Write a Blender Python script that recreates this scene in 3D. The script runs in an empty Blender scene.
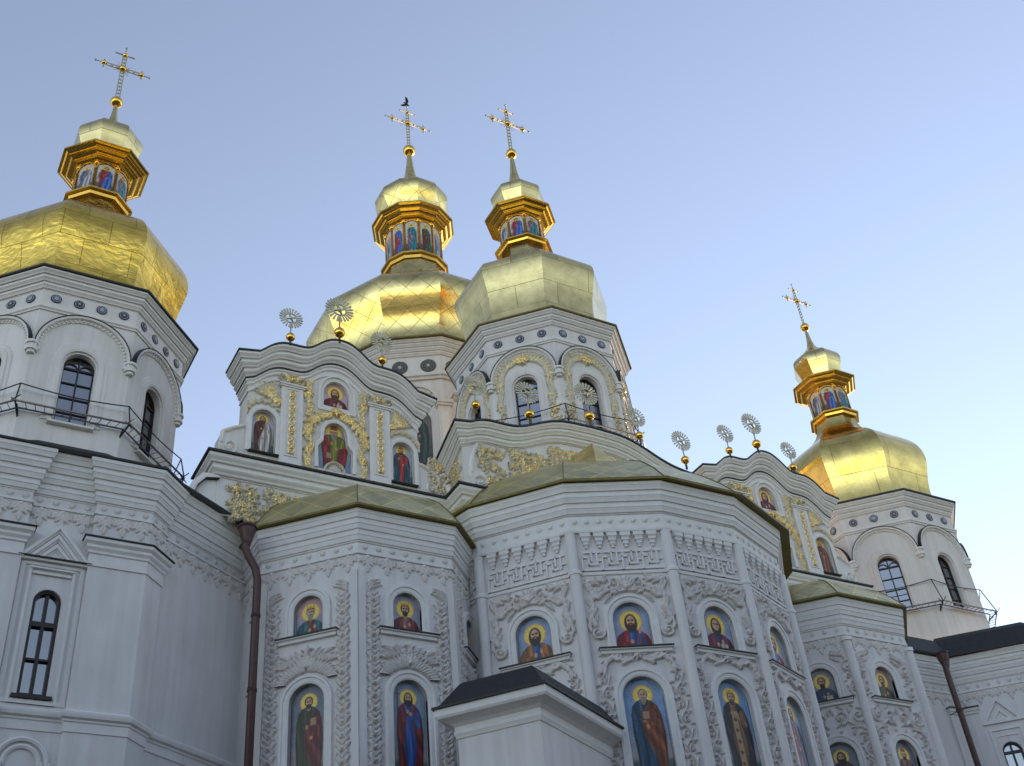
import bpy, math, random
import numpy as np
from mathutils import Matrix, Vector
from mathutils.geometry import tessellate_polygon
R_ = math.radians
random.seed(5)
scene = bpy.context.scene
col = scene.collection

# ------------------------------------------------------------------ camera
FOC, AZ, PITCH, ROLL = 1150.124, 32.478, 37.135, 6.293
cam_d = bpy.data.cameras.new('camera'); cam = bpy.data.objects.new('camera', cam_d); col.objects.link(cam)
cam_d.sensor_width = 36.0; cam_d.sensor_fit = 'HORIZONTAL'; cam_d.lens = FOC / 1024 * 36.0
cam_d.clip_start = 0.1; cam_d.clip_end = 4000
_h, _p, _q = R_(AZ), R_(PITCH), R_(ROLL)
fw = Vector((math.sin(_h)*math.cos(_p), math.cos(_h)*math.cos(_p), math.sin(_p)))
rt = Vector((math.cos(_h), -math.sin(_h), 0)); up = rt.cross(fw)
r2 = rt*math.cos(_q) - up*math.sin(_q); u2 = rt*math.sin(_q) + up*math.cos(_q)
cam.matrix_world = Matrix(((r2.x, u2.x, -fw.x, 0), (r2.y, u2.y, -fw.y, 0), (r2.z, u2.z, -fw.z, 1.6), (0, 0, 0, 1)))
scene.camera = cam
scene.view_settings.view_transform = 'Standard'; scene.view_settings.look = 'None'
scene.view_settings.exposure = 0.0; scene.view_settings.gamma = 1.0
scene.view_settings.use_curve_mapping = False

# ------------------------------------------------------------------ light
SUN_EL, SUN_DIR = 12.0, (0.89, 0.456)          # low evening sun, behind the right end of the church
w = bpy.data.worlds.new('World'); scene.world = w; w.use_nodes = True
nt = w.node_tree; bg = nt.nodes['Background']
sky = nt.nodes.new('ShaderNodeTexSky'); sky.sky_type = 'NISHITA'; sky.sun_disc = False
sky.sun_elevation = R_(SUN_EL); sky.sun_rotation = math.atan2(SUN_DIR[0], SUN_DIR[1])
sky.air_density = 1.0; sky.dust_density = 0.0; sky.ozone_density = 1.0; sky.altitude = 150
hs = nt.nodes.new('ShaderNodeHueSaturation'); hs.inputs['Saturation'].default_value = 0.76; hs.inputs['Hue'].default_value = 0.513
nt.links.new(sky.outputs[0], hs.inputs['Color']); nt.links.new(hs.outputs[0], bg.inputs[0]); bg.inputs[1].default_value = 0.15
scene.view_settings.exposure = 1.14
sd = bpy.data.lights.new('sun', 'SUN'); sd.energy = 2.4; sd.angle = R_(0.5); sd.color = (1.0, 0.72, 0.5)
sun = bpy.data.objects.new('sun', sd); col.objects.link(sun)
ce = math.cos(R_(SUN_EL)); sun.rotation_euler = Vector((SUN_DIR[0]*ce, SUN_DIR[1]*ce, math.sin(R_(SUN_EL)))).to_track_quat('Z', 'Y').to_euler()
sun.location = (60, 60, 80)

# ------------------------------------------------------------------ materials
def s2l(c): return tuple((x/12.92 if x <= 0.04045 else ((x+0.055)/1.055)**2.4) for x in c)
def mat(name, base, rough=0.8, metal=0.0, var=0.0, vscale=3.0, bump=0.0, bscale=30.0, var2=None, spec=0.5, streak=0.0):
    m = bpy.data.materials.new(name); m.use_nodes = True; t = m.node_tree; b = t.nodes['Principled BSDF']
    b.inputs['Base Color'].default_value = (*base, 1); b.inputs['Roughness'].default_value = rough
    b.inputs['Metallic'].default_value = metal; b.inputs['Specular IOR Level'].default_value = spec
    tc = t.nodes.new('ShaderNodeTexCoord')
    if var > 0:
        n = t.nodes.new('ShaderNodeTexNoise'); n.inputs['Scale'].default_value = vscale; n.inputs['Detail'].default_value = 6
        t.links.new(tc.outputs['Object'], n.inputs['Vector'])
        cr = t.nodes.new('ShaderNodeValToRGB'); cr.color_ramp.elements[0].position = 0.3; cr.color_ramp.elements[1].position = 0.7
        c2 = var2 or tuple(x*(1-var) for x in base)
        cr.color_ramp.elements[0].color = (*c2, 1); cr.color_ramp.elements[1].color = (*base, 1)
        t.links.new(n.outputs['Fac'], cr.inputs['Fac']); last = cr.outputs[0]
        if streak > 0:
            mp = t.nodes.new('ShaderNodeMapping'); mp.inputs['Scale'].default_value = (2.2, 2.2, 0.16)
            n2 = t.nodes.new('ShaderNodeTexNoise'); n2.inputs['Scale'].default_value = 1.6; n2.inputs['Detail'].default_value = 7
            t.links.new(tc.outputs['Object'], mp.inputs[0]); t.links.new(mp.outputs[0], n2.inputs['Vector'])
            c3 = t.nodes.new('ShaderNodeValToRGB'); c3.color_ramp.elements[0].position = 0.35; c3.color_ramp.elements[1].position = 0.6
            v = 1-streak; c3.color_ramp.elements[0].color = (v, v*0.985, v*0.96, 1); c3.color_ramp.elements[1].color = (1, 1, 1, 1)
            mx = t.nodes.new('ShaderNodeMix'); mx.data_type = 'RGBA'; mx.blend_type = 'MULTIPLY'; mx.inputs[0].default_value = 1
            t.links.new(n2.outputs['Fac'], c3.inputs['Fac']); t.links.new(last, mx.inputs[6]); t.links.new(c3.outputs[0], mx.inputs[7]); last = mx.outputs[2]
        t.links.new(last, b.inputs['Base Color'])
    if bump > 0:
        n = t.nodes.new('ShaderNodeTexNoise'); n.inputs['Scale'].default_value = bscale; n.inputs['Detail'].default_value = 5
        t.links.new(tc.outputs['Object'], n.inputs['Vector'])
        bp = t.nodes.new('ShaderNodeBump'); bp.inputs['Strength'].default_value = bump; bp.inputs['Distance'].default_value = 0.02
        t.links.new(n.outputs['Fac'], bp.inputs['Height']); t.links.new(bp.outputs[0], b.inputs['Normal'])
    return m

def gold_sheet(name, base, rough, pattern='brick', crumple=0.15, dirt=0.35, su=1.0, sv=0.9, seam=(0.45, 0.42, 0.35)):
    """gilded sheet metal; UV in metres, seams cut by a brick or diamond pattern"""
    m = bpy.data.materials.new(name); m.use_nodes = True; t = m.node_tree; b = t.nodes['Principled BSDF']
    b.inputs['Metallic'].default_value = 1.0
    uv = t.nodes.new('ShaderNodeUVMap'); uv.uv_map = 'UVMap'
    mp = t.nodes.new('ShaderNodeMapping'); t.links.new(uv.outputs[0], mp.inputs[0])
    br = t.nodes.new('ShaderNodeTexBrick')
    if pattern == 'diamond':
        mp.inputs['Rotation'].default_value = (0, 0, R_(45)); br.offset = 0.0
    br.inputs['Scale'].default_value = 1.0; br.inputs['Mortar Size'].default_value = 0.018; br.inputs['Mortar Smooth'].default_value = 0.3
    br.inputs['Brick Width'].default_value = su; br.inputs['Row Height'].default_value = sv
    br.inputs['Color1'].default_value = (1, 1, 1, 1); br.inputs['Color2'].default_value = (0.80, 0.82, 0.80, 1); br.inputs['Mortar'].default_value = (*seam, 1)
    t.links.new(mp.outputs[0], br.inputs['Vector'])
    tc = t.nodes.new('ShaderNodeTexCoord')
    n = t.nodes.new('ShaderNodeTexNoise'); n.inputs['Scale'].default_value = 1.3; n.inputs['Detail'].default_value = 8; n.inputs['Roughness'].default_value = 0.65
    t.links.new(tc.outputs['Object'], n.inputs['Vector'])
    cr = t.nodes.new('ShaderNodeValToRGB'); cr.color_ramp.elements[0].position = 0.32; cr.color_ramp.elements[1].position = 0.62
    cr.color_ramp.elements[0].color = (*[x*(1-dirt) for x in base], 1); cr.color_ramp.elements[1].color = (*base, 1)
    t.links.new(n.outputs['Fac'], cr.inputs['Fac'])
    mx = t.nodes.new('ShaderNodeMix'); mx.data_type = 'RGBA'; mx.blend_type = 'MULTIPLY'; mx.inputs[0].default_value = 1
    t.links.new(cr.outputs[0], mx.inputs[6]); t.links.new(br.outputs['Color'], mx.inputs[7]); t.links.new(mx.outputs[2], b.inputs['Base Color'])
    mr = t.nodes.new('ShaderNodeMapRange'); mr.inputs[3].default_value = rough*1.35; mr.inputs[4].default_value = rough*0.8
    t.links.new(n.outputs['Fac'], mr.inputs[0]); t.links.new(mr.outputs[0], b.inputs['Roughness'])
    n2 = t.nodes.new('ShaderNodeTexNoise'); n2.inputs['Scale'].default_value = 1.7; n2.inputs['Detail'].default_value = 3; n2.inputs['Distortion'].default_value = 0.8
    mp2 = t.nodes.new('ShaderNodeMapping'); mp2.inputs['Scale'].default_value = (1, 1, 1.6)
    t.links.new(tc.outputs['Object'], mp2.inputs[0]); t.links.new(mp2.outputs[0], n2.inputs['Vector'])
    b1 = t.nodes.new('ShaderNodeBump'); b1.inputs['Strength'].default_value = crumple; b1.inputs['Distance'].default_value = 0.25
    t.links.new(n2.outputs['Fac'], b1.inputs['Height'])
    b2 = t.nodes.new('ShaderNodeBump'); b2.inputs['Strength'].default_value = 0.25; b2.inputs['Distance'].default_value = 0.02; b2.invert = True
    t.links.new(br.outputs['Fac'], b2.inputs['Height']); t.links.new(b1.outputs[0], b2.inputs['Normal']); t.links.new(b2.outputs[0], b.inputs['Normal'])
    return m

WHITE = mat('white_limewash', (0.73, 0.705, 0.70), 0.9, var=0.13, vscale=0.55, bump=0.22, bscale=5, streak=0.09)
WHITE_W = mat('white_warm_limewash', (0.72, 0.68, 0.66), 0.9, var=0.08, vscale=0.8, bump=0.12, bscale=9, streak=0.10)
TRIM = mat('white_moulding', (0.74, 0.715, 0.70), 0.85, var=0.10, vscale=4.0, bump=0.10, bscale=16)
RELIEF = mat('stucco_relief', (0.70, 0.645, 0.62), 0.9, var=0.16, vscale=7.0, bump=0.12, bscale=40)
CREAM = mat('cream_stucco', (0.66, 0.61, 0.50), 0.85, var=0.2, vscale=9.0, bump=0.2, bscale=40)
GILT = mat('gilded_stucco', (0.95, 0.69, 0.29), 0.34, metal=0.8, var=0.40, vscale=14.0, bump=0.2, bscale=40)
GOLD_L = gold_sheet('gilded_sheet_crumpled', (0.98, 0.64, 0.12), 0.2, crumple=0.20, su=1.7, sv=1.15)
GOLD_M = gold_sheet('gilded_sheet_pale', (0.95, 0.74, 0.32), 0.17, crumple=0.02, su=3.4, sv=1.25)
GOLD_D = gold_sheet('gilded_sheet_diamond', (0.95, 0.72, 0.28), 0.17, 'diamond', crumple=0.02, su=0.92, sv=0.92)
GOLD_R = gold_sheet('gilded_sheet_bright', (0.96, 0.70, 0.22), 0.16, crumple=0.03, su=3.6, sv=1.9)
GOLD_A = gold_sheet('gilded_sheet_apse', (0.78, 0.70, 0.42), 0.40, 'diamond', crumple=0.10, su=0.85, sv=0.85, seam=(1.6, 1.35, 0.7))
POLISH = mat('polished_gilt', (0.95, 0.56, 0.10), 0.22, metal=1.0, var=0.25, vscale=5.0, bump=0.06, bscale=10)
SOFFIT = mat('olive_gilt_edge', (0.20, 0.155, 0.035), 0.5, metal=0.4, var=0.35, vscale=5.0)
FLASH = mat('dark_lead_flashing', (0.022, 0.022, 0.024), 0.55, var=0.3, vscale=8)
BLACKROOF = mat('black_sheet_roof', (0.018, 0.017, 0.019), 0.6, var=0.5, vscale=5, bump=0.3, bscale=12)
GREYROOF = mat('grey_sheet_roof', (0.10, 0.105, 0.10), 0.5, var=0.3, vscale=3)
PIPE = mat('brown_painted_pipe', (0.085, 0.032, 0.028), 0.45, var=0.3, vscale=6)
WOOD = mat('dark_window_wood', (0.022, 0.012, 0.010), 0.45, var=0.3, vscale=10)
GLASS = mat('window_glass', (0.020, 0.032, 0.055), 0.06, spec=1.0, var=0.6, vscale=1.5)
STEEL = mat('galvanised_pipe', (0.20, 0.20, 0.21), 0.5, metal=0.6)
DARKST = mat('dark_iron', (0.03, 0.03, 0.035), 0.5, metal=0.5)
SILV = mat('silvery_gilt', (0.62, 0.58, 0.42), 0.45, metal=0.5, var=0.3, vscale=12)
NAVY = mat('navy_glaze', (0.022, 0.035, 0.085), 0.3, var=0.4, vscale=20)
GREENG = mat('green_glaze', (0.05, 0.085, 0.08), 0.3, var=0.4, vscale=20)
GLZW = mat('pale_glaze', (0.42, 0.46, 0.50), 0.3)
TERRA = mat('brown_glaze', (0.20, 0.12, 0.08), 0.4)
BIRDM = mat('bird_feathers', (0.03, 0.03, 0.034), 0.8, var=0.3, vscale=30)
PAVE = mat('paving', (0.10, 0.098, 0.092), 0.9, var=0.3, vscale=1.2, bump=0.3, bscale=6)
def mosaic():
    m = bpy.data.materials.new('mosaic_painting'); m.use_nodes = True; t = m.node_tree; b = t.nodes['Principled BSDF']
    a = t.nodes.new('ShaderNodeVertexColor'); a.layer_name = 'Col'
    tc = t.nodes.new('ShaderNodeTexCoord'); v = t.nodes.new('ShaderNodeTexNoise'); v.inputs['Scale'].default_value = 45
    t.links.new(tc.outputs['Object'], v.inputs['Vector'])
    cr = t.nodes.new('ShaderNodeValToRGB'); cr.color_ramp.elements[0].position = 0.3; cr.color_ramp.elements[1].position = 0.7
    cr.color_ramp.elements[0].color = (0.72, 0.72, 0.72, 1); cr.color_ramp.elements[1].color = (1.1, 1.1, 1.1, 1); t.links.new(v.outputs['Fac'], cr.inputs[0])
    mx = t.nodes.new('ShaderNodeMix'); mx.data_type = 'RGBA'; mx.blend_type = 'MULTIPLY'; mx.inputs[0].default_value = 1
    t.links.new(a.outputs[0], mx.inputs[6]); t.links.new(cr.outputs[0], mx.inputs[7]); t.links.new(mx.outputs[2], b.inputs['Base Color'])
    b.inputs['Roughness'].default_value = 0.45; return m
MOSAIC = mosaic()

# ------------------------------------------------------------------ mesh helpers
def thing(name, loc, label, cat, group=None):
    o = bpy.data.objects.new(name, None); o.empty_display_size = 1; col.objects.link(o); o.location = loc
    o['label'] = label; o['category'] = cat
    if group: o['group'] = group
    return o
def base_of(p):
    v = Vector((0, 0, 0))
    while p is not None: v = v + p.location; p = p.parent
    return v
class MB:
    def __init__(s): s.v = []; s.f = []; s.m = []; s.sm = []; s.uv = []; s.mats = []; s.colr = None
    def mi(s, m):
        if m not in s.mats: s.mats.append(m)
        return s.mats.index(m)
    def add(s, vs, fs, m, smooth=False, uvs=None):
        b = len(s.v); s.v.extend([tuple(map(float, p)) for p in vs]); k = s.mi(m)
        for i, f in enumerate(fs):
            s.f.append([b+j for j in f]); s.m.append(k); s.sm.append(smooth)
            s.uv.extend(uvs[j] for j in f) if uvs is not None else s.uv.extend([(0, 0)]*len(f))
    def build(s, name, parent=None, origin=None):
        if not s.f: return None
        me = bpy.data.meshes.new(name); base = base_of(parent)
        V = np.array(s.v, dtype=np.float64) 
        org = Vector(origin) if origin is not None else Vector(((V[:, 0].min()+V[:, 0].max())/2, (V[:, 1].min()+V[:, 1].max())/2, V[:, 2].min()))
        V = V - np.array(org)
        me.from_pydata([tuple(p) for p in V], [], s.f)
        me.polygons.foreach_set('material_index', s.m); me.polygons.foreach_set('use_smooth', s.sm)
        for m in s.mats: me.materials.append(m)
        ul = me.uv_layers.new(name='UVMap'); ul.data.foreach_set('uv', np.array(s.uv, dtype=np.float32).ravel())
        if s.colr is not None:
            ca = me.color_attributes.new('Col', 'FLOAT_COLOR', 'POINT'); ca.data.foreach_set('color', s.colr.astype(np.float32).ravel())
        me.update(); o = bpy.data.objects.new(name, me); col.objects.link(o)
        if parent is not None: o.parent = parent; o.location = org - base
        else: o.location = org
        return o
class Fr:
    """frame on a wall: u along it, v = height, w = out of it"""
    def __init__(s, O, T, U, N): s.O = np.array(O, float); s.T = np.array(T, float); s.U = np.array(U, float); s.N = np.array(N, float)
    def p(s, u, v, w=0.0): return s.O + u*s.T + v*s.U + w*s.N
    def shift(s, du=0, dw=0): return Fr(s.O+du*s.T+dw*s.N, s.T, s.U, s.N)
def ff(ctr, a, ap, z=0.0):
    a = R_(a); n = (math.sin(a), -math.cos(a), 0); t = (math.cos(a), math.sin(a), 0)
    return Fr((ctr[0]+n[0]*ap, ctr[1]+n[1]*ap, z), t, (0, 0, 1), n)
def fseg(P, Q):
    """frame of a wall from P to Q in plan, u measured from its middle"""
    P = np.array(P[:2], float); Q = np.array(Q[:2], float); d = (Q-P)/np.linalg.norm(Q-P); m = (P+Q)/2
    return Fr((m[0], m[1], 0), (d[0], d[1], 0), (0, 0, 1), (d[1], -d[0], 0))
def quad(mb, pts, m, smooth=False): mb.add(pts, [list(range(len(pts)))], m, smooth)
def fbox(mb, F, u0, u1, v0, v1, w0, w1, m):
    P = [F.p(u, v, ww) for ww in (w0, w1) for v in (v0, v1) for u in (u0, u1)]
    mb.add(P, [[0, 1, 3, 2], [4, 5, 7, 6], [0, 1, 5, 4], [2, 3, 7, 6], [0, 2, 6, 4], [1, 3, 7, 5]], m)
def ring_pts(n, r, F=None): return [(r*math.cos(2*math.pi*i/n), r*math.sin(2*math.pi*i/n)) for i in range(n)]
def tube(mb, pts, r, m, n=8, r2=None, caps=True, smooth=True):
    pts = [Vector(p) for p in pts]; k = len(pts); V = []; Fc = []
    for i, p in enumerate(pts):
        d = (pts[min(i+1, k-1)] - pts[max(i-1, 0)]).normalized()
        a = Vector((0, 0, 1)) if abs(d.z) < 0.9 else Vector((1, 0, 0)); x = d.cross(a).normalized(); y = d.cross(x)
        rr = (r if not isinstance(r, (list, tuple)) else r[i]) if r2 is None else r + (r2-r)*i/(k-1)
        for j in range(n): t = 2*math.pi*j/n; V.append(p + x*rr*math.cos(t) + y*rr*math.sin(t))
    for i in range(k-1):
        for j in range(n): Fc.append([i*n+j, i*n+(j+1) % n, (i+1)*n+(j+1) % n, (i+1)*n+j])
    if caps: Fc += [list(range(n)), [(k-1)*n+j for j in range(n)]]
    mb.add(V, Fc, m, smooth)
def ball(mb, c, r, m, nu=16, nv=10, sz=1.0):
    V = []; Fc = []
    for i in range(nv+1):
        t = math.pi*i/nv
        for j in range(nu): a = 2*math.pi*j/nu; V.append((c[0]+r*math.sin(t)*math.cos(a), c[1]+r*math.sin(t)*math.sin(a), c[2]+r*sz*math.cos(t)))
    for i in range(nv):
        for j in range(nu): Fc.append([i*nu+j, i*nu+(j+1) % nu, (i+1)*nu+(j+1) % nu, (i+1)*nu+j])
    mb.add(V, Fc, m, True)
def miters(P, closed):
    n = len(P); out = []
    for i in range(n):
        ds = []
        if closed or i > 0: q = P[i]-P[i-1]; ds.append(q/max(1e-9, np.linalg.norm(q)))
        if closed or i < n-1: q = P[(i+1) % n]-P[i]; ds.append(q/max(1e-9, np.linalg.norm(q)))
        ns = [np.array((d[1], -d[0])) for d in ds]
        if len(ns) == 1: out.append(ns[0])
        else: out.append((ns[0]+ns[1])/max(0.25, 1+ns[0]@ns[1]))
    return out
def sweep(mb, path, prof, m, closed=False, z=None, caps=True, mfun=None):
    """path in plan (x, y[, z]); prof = (out, dz).  out is to the right of travel = outside"""
    P = [np.array(p[:2], float) for p in path]; Z = [(p[2] if len(p) > 2 else z) for p in path]; M = miters(P, closed); k = len(prof)
    V = []
    for p, mm, zz in zip(P, M, Z):
        for (o, dz) in prof: q = p+mm*o; V.append((q[0], q[1], zz+dz))
    n = len(P)
    for j in range(k-1):
        Fc = []
        for i in range(n if closed else n-1):
            a = i; b = (i+1) % n; Fc.append([a*k+j, b*k+j, b*k+j+1, a*k+j+1])
        mm_ = mfun(j) if mfun else m
        b0 = len(mb.v)
        if j == 0: mb.add(V, Fc, mm_); base = b0
        else:
            ki = mb.mi(mm_)
            for f in Fc: mb.f.append([base+x for x in f]); mb.m.append(ki); mb.sm.append(False); mb.uv.extend([(0, 0)]*4)
    if caps and not closed:
        for i in (0, n-1):
            c = [V[i*k+j] for j in range(k)]; mb.add(c, [list(range(k))], m)
def fsweep(mb, F, path, prof, m, closed=False, caps=True):
    """path in the wall plane (u, v); prof = (offset to the right of travel in the plane, out)"""
    P = [np.array(p, float) for p in path]; M = miters(P, closed); k = len(prof); V = []
    for p, mm in zip(P, M):
        for (o, ww) in prof: q = p+mm*o; V.append(F.p(q[0], q[1], ww))
    n = len(P); Fc = []
    for i in range(n if closed else n-1):
        for j in range(k-1): a = i; b = (i+1) % n; Fc.append([a*k+j, b*k+j, b*k+j+1, a*k+j+1])
    if caps and not closed: Fc += [list(range(k)), [(n-1)*k+j for j in range(k)]]
    mb.add(V, Fc, m)
def arch(u0, vb, w, vt, n=14, rise=None):
    """arched outline, going left foot -> over -> right foot (outside is on the left of travel)"""
    r = w/2; rise = rise or r
    return [(u0-r, vb)] + [(u0-r*math.cos(math.pi*i/n), vt-rise+rise*math.sin(math.pi*i/n)) for i in range(n+1)] + [(u0+r, vb)]
def wallface(mb, F, outer, holes, m, depth=0.25, reveal=True, mrev=None):
    polys = [[Vector((p[0], p[1], 0)) for p in outer]] + [[Vector((p[0], p[1], 0)) for p in h] for h in holes]
    flat = [p for P in polys for p in P]
    tris = tessellate_polygon(polys)
    mb.add([F.p(p.x, p.y) for p in flat], [list(t) for t in tris], m)
    if reveal:
        for h in holes:
            n = len(h); V = [F.p(u, v) for u, v in h] + [F.p(u, v, -depth) for u, v in h]
            mb.add(V, [[i, (i+1) % n, n+(i+1) % n, n+i] for i in range(n)], mrev or m)
def fillpoly(mb, F, pts, w_, m):
    polys = [[Vector((p[0], p[1], 0)) for p in pts]]
    mb.add([F.p(p[0], p[1], w_) for p in pts], [list(t) for t in tessellate_polygon(polys)], m)
def disc(mb, F, u, v, r, w0, w1, m, n=20, sy=1.0):
    V = [F.p(u+r*math.cos(2*math.pi*i/n), v+r*sy*math.sin(2*math.pi*i/n), ww) for ww in (w0, w1) for i in range(n)]
    mb.add(V, [[i, (i+1) % n, n+(i+1) % n, n+i] for i in range(n)] + [list(range(n, 2*n))], m)

# ------------------------------------------------------------------ stucco relief: a height field of leaves, scrolls, rosettes
class Rel:
    def __init__(s, u0, u1, v0, v1, res=0.025):
        s.u0, s.v0, s.res = u0, v0, res; s.nu = int((u1-u0)/res)+1; s.nv = int((v1-v0)/res)+1
        s.U, s.V = np.meshgrid(u0+np.arange(s.nu)*res, v0+np.arange(s.nv)*res); s.H = np.zeros_like(s.U)
    def _w(s, x0, x1, y0, y1):
        i0 = max(0, int((x0-s.u0)/s.res)); i1 = min(s.nu, int((x1-s.u0)/s.res)+2); j0 = max(0, int((y0-s.v0)/s.res)); j1 = min(s.nv, int((y1-s.v0)/s.res)+2)
        return slice(j0, max(j0, j1)), slice(i0, max(i0, i1))
    def leaf(s, x, y, ang, L, W, h, curl=0.0, lobes=0):
        w_ = s._w(x-L*1.1, x+L*1.1, y-L*1.1, y+L*1.1); U = s.U[w_]-x; V = s.V[w_]-y
        if U.size == 0: return
        c, n = math.cos(ang), math.sin(ang); a = (U*c+V*n)/L; b = (-U*n+V*c)
        b = b - curl*L*np.clip(a, 0, 1)**2
        wd = W/2*np.sin(np.pi*np.clip(a, 0, 1)**0.75)
        if lobes: wd = wd*(0.72+0.28*np.abs(np.cos(lobes*np.pi*np.clip(a, 0, 1))))
        d = np.abs(b)/np.maximum(wd, 1e-4)
        hh = h*(np.clip(1-d*d, 0, 1)**0.35)*(0.45+0.55*np.clip(d*2.6, 0, 1))*(0.75+0.25*np.sin(np.pi*np.clip(a, 0, 1))); hh[(a <= 0) | (a >= 1)] = 0
        s.H[w_] = np.maximum(s.H[w_], hh)
    def stroke(s, pts, wd, h, taper=1.0):
        for i in range(len(pts)-1):
            (x0, y0), (x1, y1) = pts[i], pts[i+1]; q = 1-(1-taper)*i/max(1, len(pts)-1); r = wd/2*q
            w_ = s._w(min(x0, x1)-r, max(x0, x1)+r, min(y0, y1)-r, max(y0, y1)+r); U = s.U[w_]; V = s.V[w_]
            if U.size == 0: continue
            dx, dy = x1-x0, y1-y0; t = np.clip(((U-x0)*dx+(V-y0)*dy)/max(1e-9, dx*dx+dy*dy), 0, 1)
            d = np.hypot(U-x0-t*dx, V-y0-t*dy)/max(r, 1e-4)
            s.H[w_] = np.maximum(s.H[w_], h*q**0.3*np.sqrt(np.clip(1-d*d, 0, 1)))
    def spiral(s, x, y, r, a0, turns, wd, h, cw=1):
        n = 26; s.stroke([(x+r*(1-0.82*i/n)*math.cos(a0+cw*turns*2*math.pi*i/n), y+r*(1-0.82*i/n)*math.sin(a0+cw*turns*2*math.pi*i/n)) for i in range(n+1)], wd, h, 0.55)
        s.bump(x, y, r*0.26, h*1.1)
    def bump(s, x, y, r, h, sy=1.0):
        w_ = s._w(x-r, x+r, y-r*sy, y+r*sy); U = s.U[w_]; V = s.V[w_]
        if U.size == 0: return
        d = np.hypot((U-x)/r, (V-y)/(r*sy)); s.H[w_] = np.maximum(s.H[w_], h*np.sqrt(np.clip(1-d*d, 0, 1)))
    def rosette(s, x, y, r, n, h):
        for i in range(n): s.leaf(x, y, 2*math.pi*i/n+0.3, r, r*2.6/n*1.1, h)
        s.bump(x, y, r*0.3, h*1.25)
    def shell(s, x, y, r, h, a0=0.0, a1=math.pi, n=7):
        for i in range(n): a = a0+(a1-a0)*(i+0.5)/n; s.leaf(x, y, a, r, r*(a1-a0)/n*1.05, h)
        s.bump(x, y, r*0.22, h*1.2)
    def poly(s, fn, h): s.H = np.maximum(s.H, np.where(fn(s.U, s.V), h, 0))
    def mesh(s, mb, F, m, mg=None, gthr=0.35, w0=0.0, clip=None):
        H = s.H*(1+0.25*np.sin(s.U*43+np.sin(s.V*31)*2)*np.sin(s.V*39+np.sin(s.U*29)*2)) if mg else s.H*1.3
        if clip is not None: H = np.where(clip(s.U, s.V), H, 0)
        keep = H > 0.006; cell = keep[:-1, :-1] | keep[1:, :-1] | keep[:-1, 1:] | keep[1:, 1:]
        if not cell.any(): return
        used = np.zeros(H.shape, bool); J, I = np.nonzero(cell)
        for dj in (0, 1):
            for di in (0, 1): used[J+dj, I+di] = True
        idx = -np.ones(H.shape, int); idx[used] = np.arange(used.sum())
        U = s.U[used]; V = s.V[used]; W = np.where(H[used] > 0.006, H[used], -0.012)+w0
        P = F.O[None]+U[:, None]*F.T[None]+V[:, None]*F.U[None]+W[:, None]*F.N[None]
        b = len(mb.v); mb.v.extend(map(tuple, P))
        Q = np.stack([idx[J, I], idx[J, I+1], idx[J+1, I+1], idx[J+1, I]], 1)+b
        hm = (H[J, I]+H[J+1, I+1])/2; k0 = mb.mi(m); k1 = mb.mi(mg) if mg else k0; mx = H.max()
        mb.f.extend(Q.tolist()); mb.m.extend(np.where(hm > gthr*mx, k1, k0).tolist()); mb.sm.extend([True]*len(Q)); mb.uv.extend([(0, 0)]*(4*len(Q)))

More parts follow.
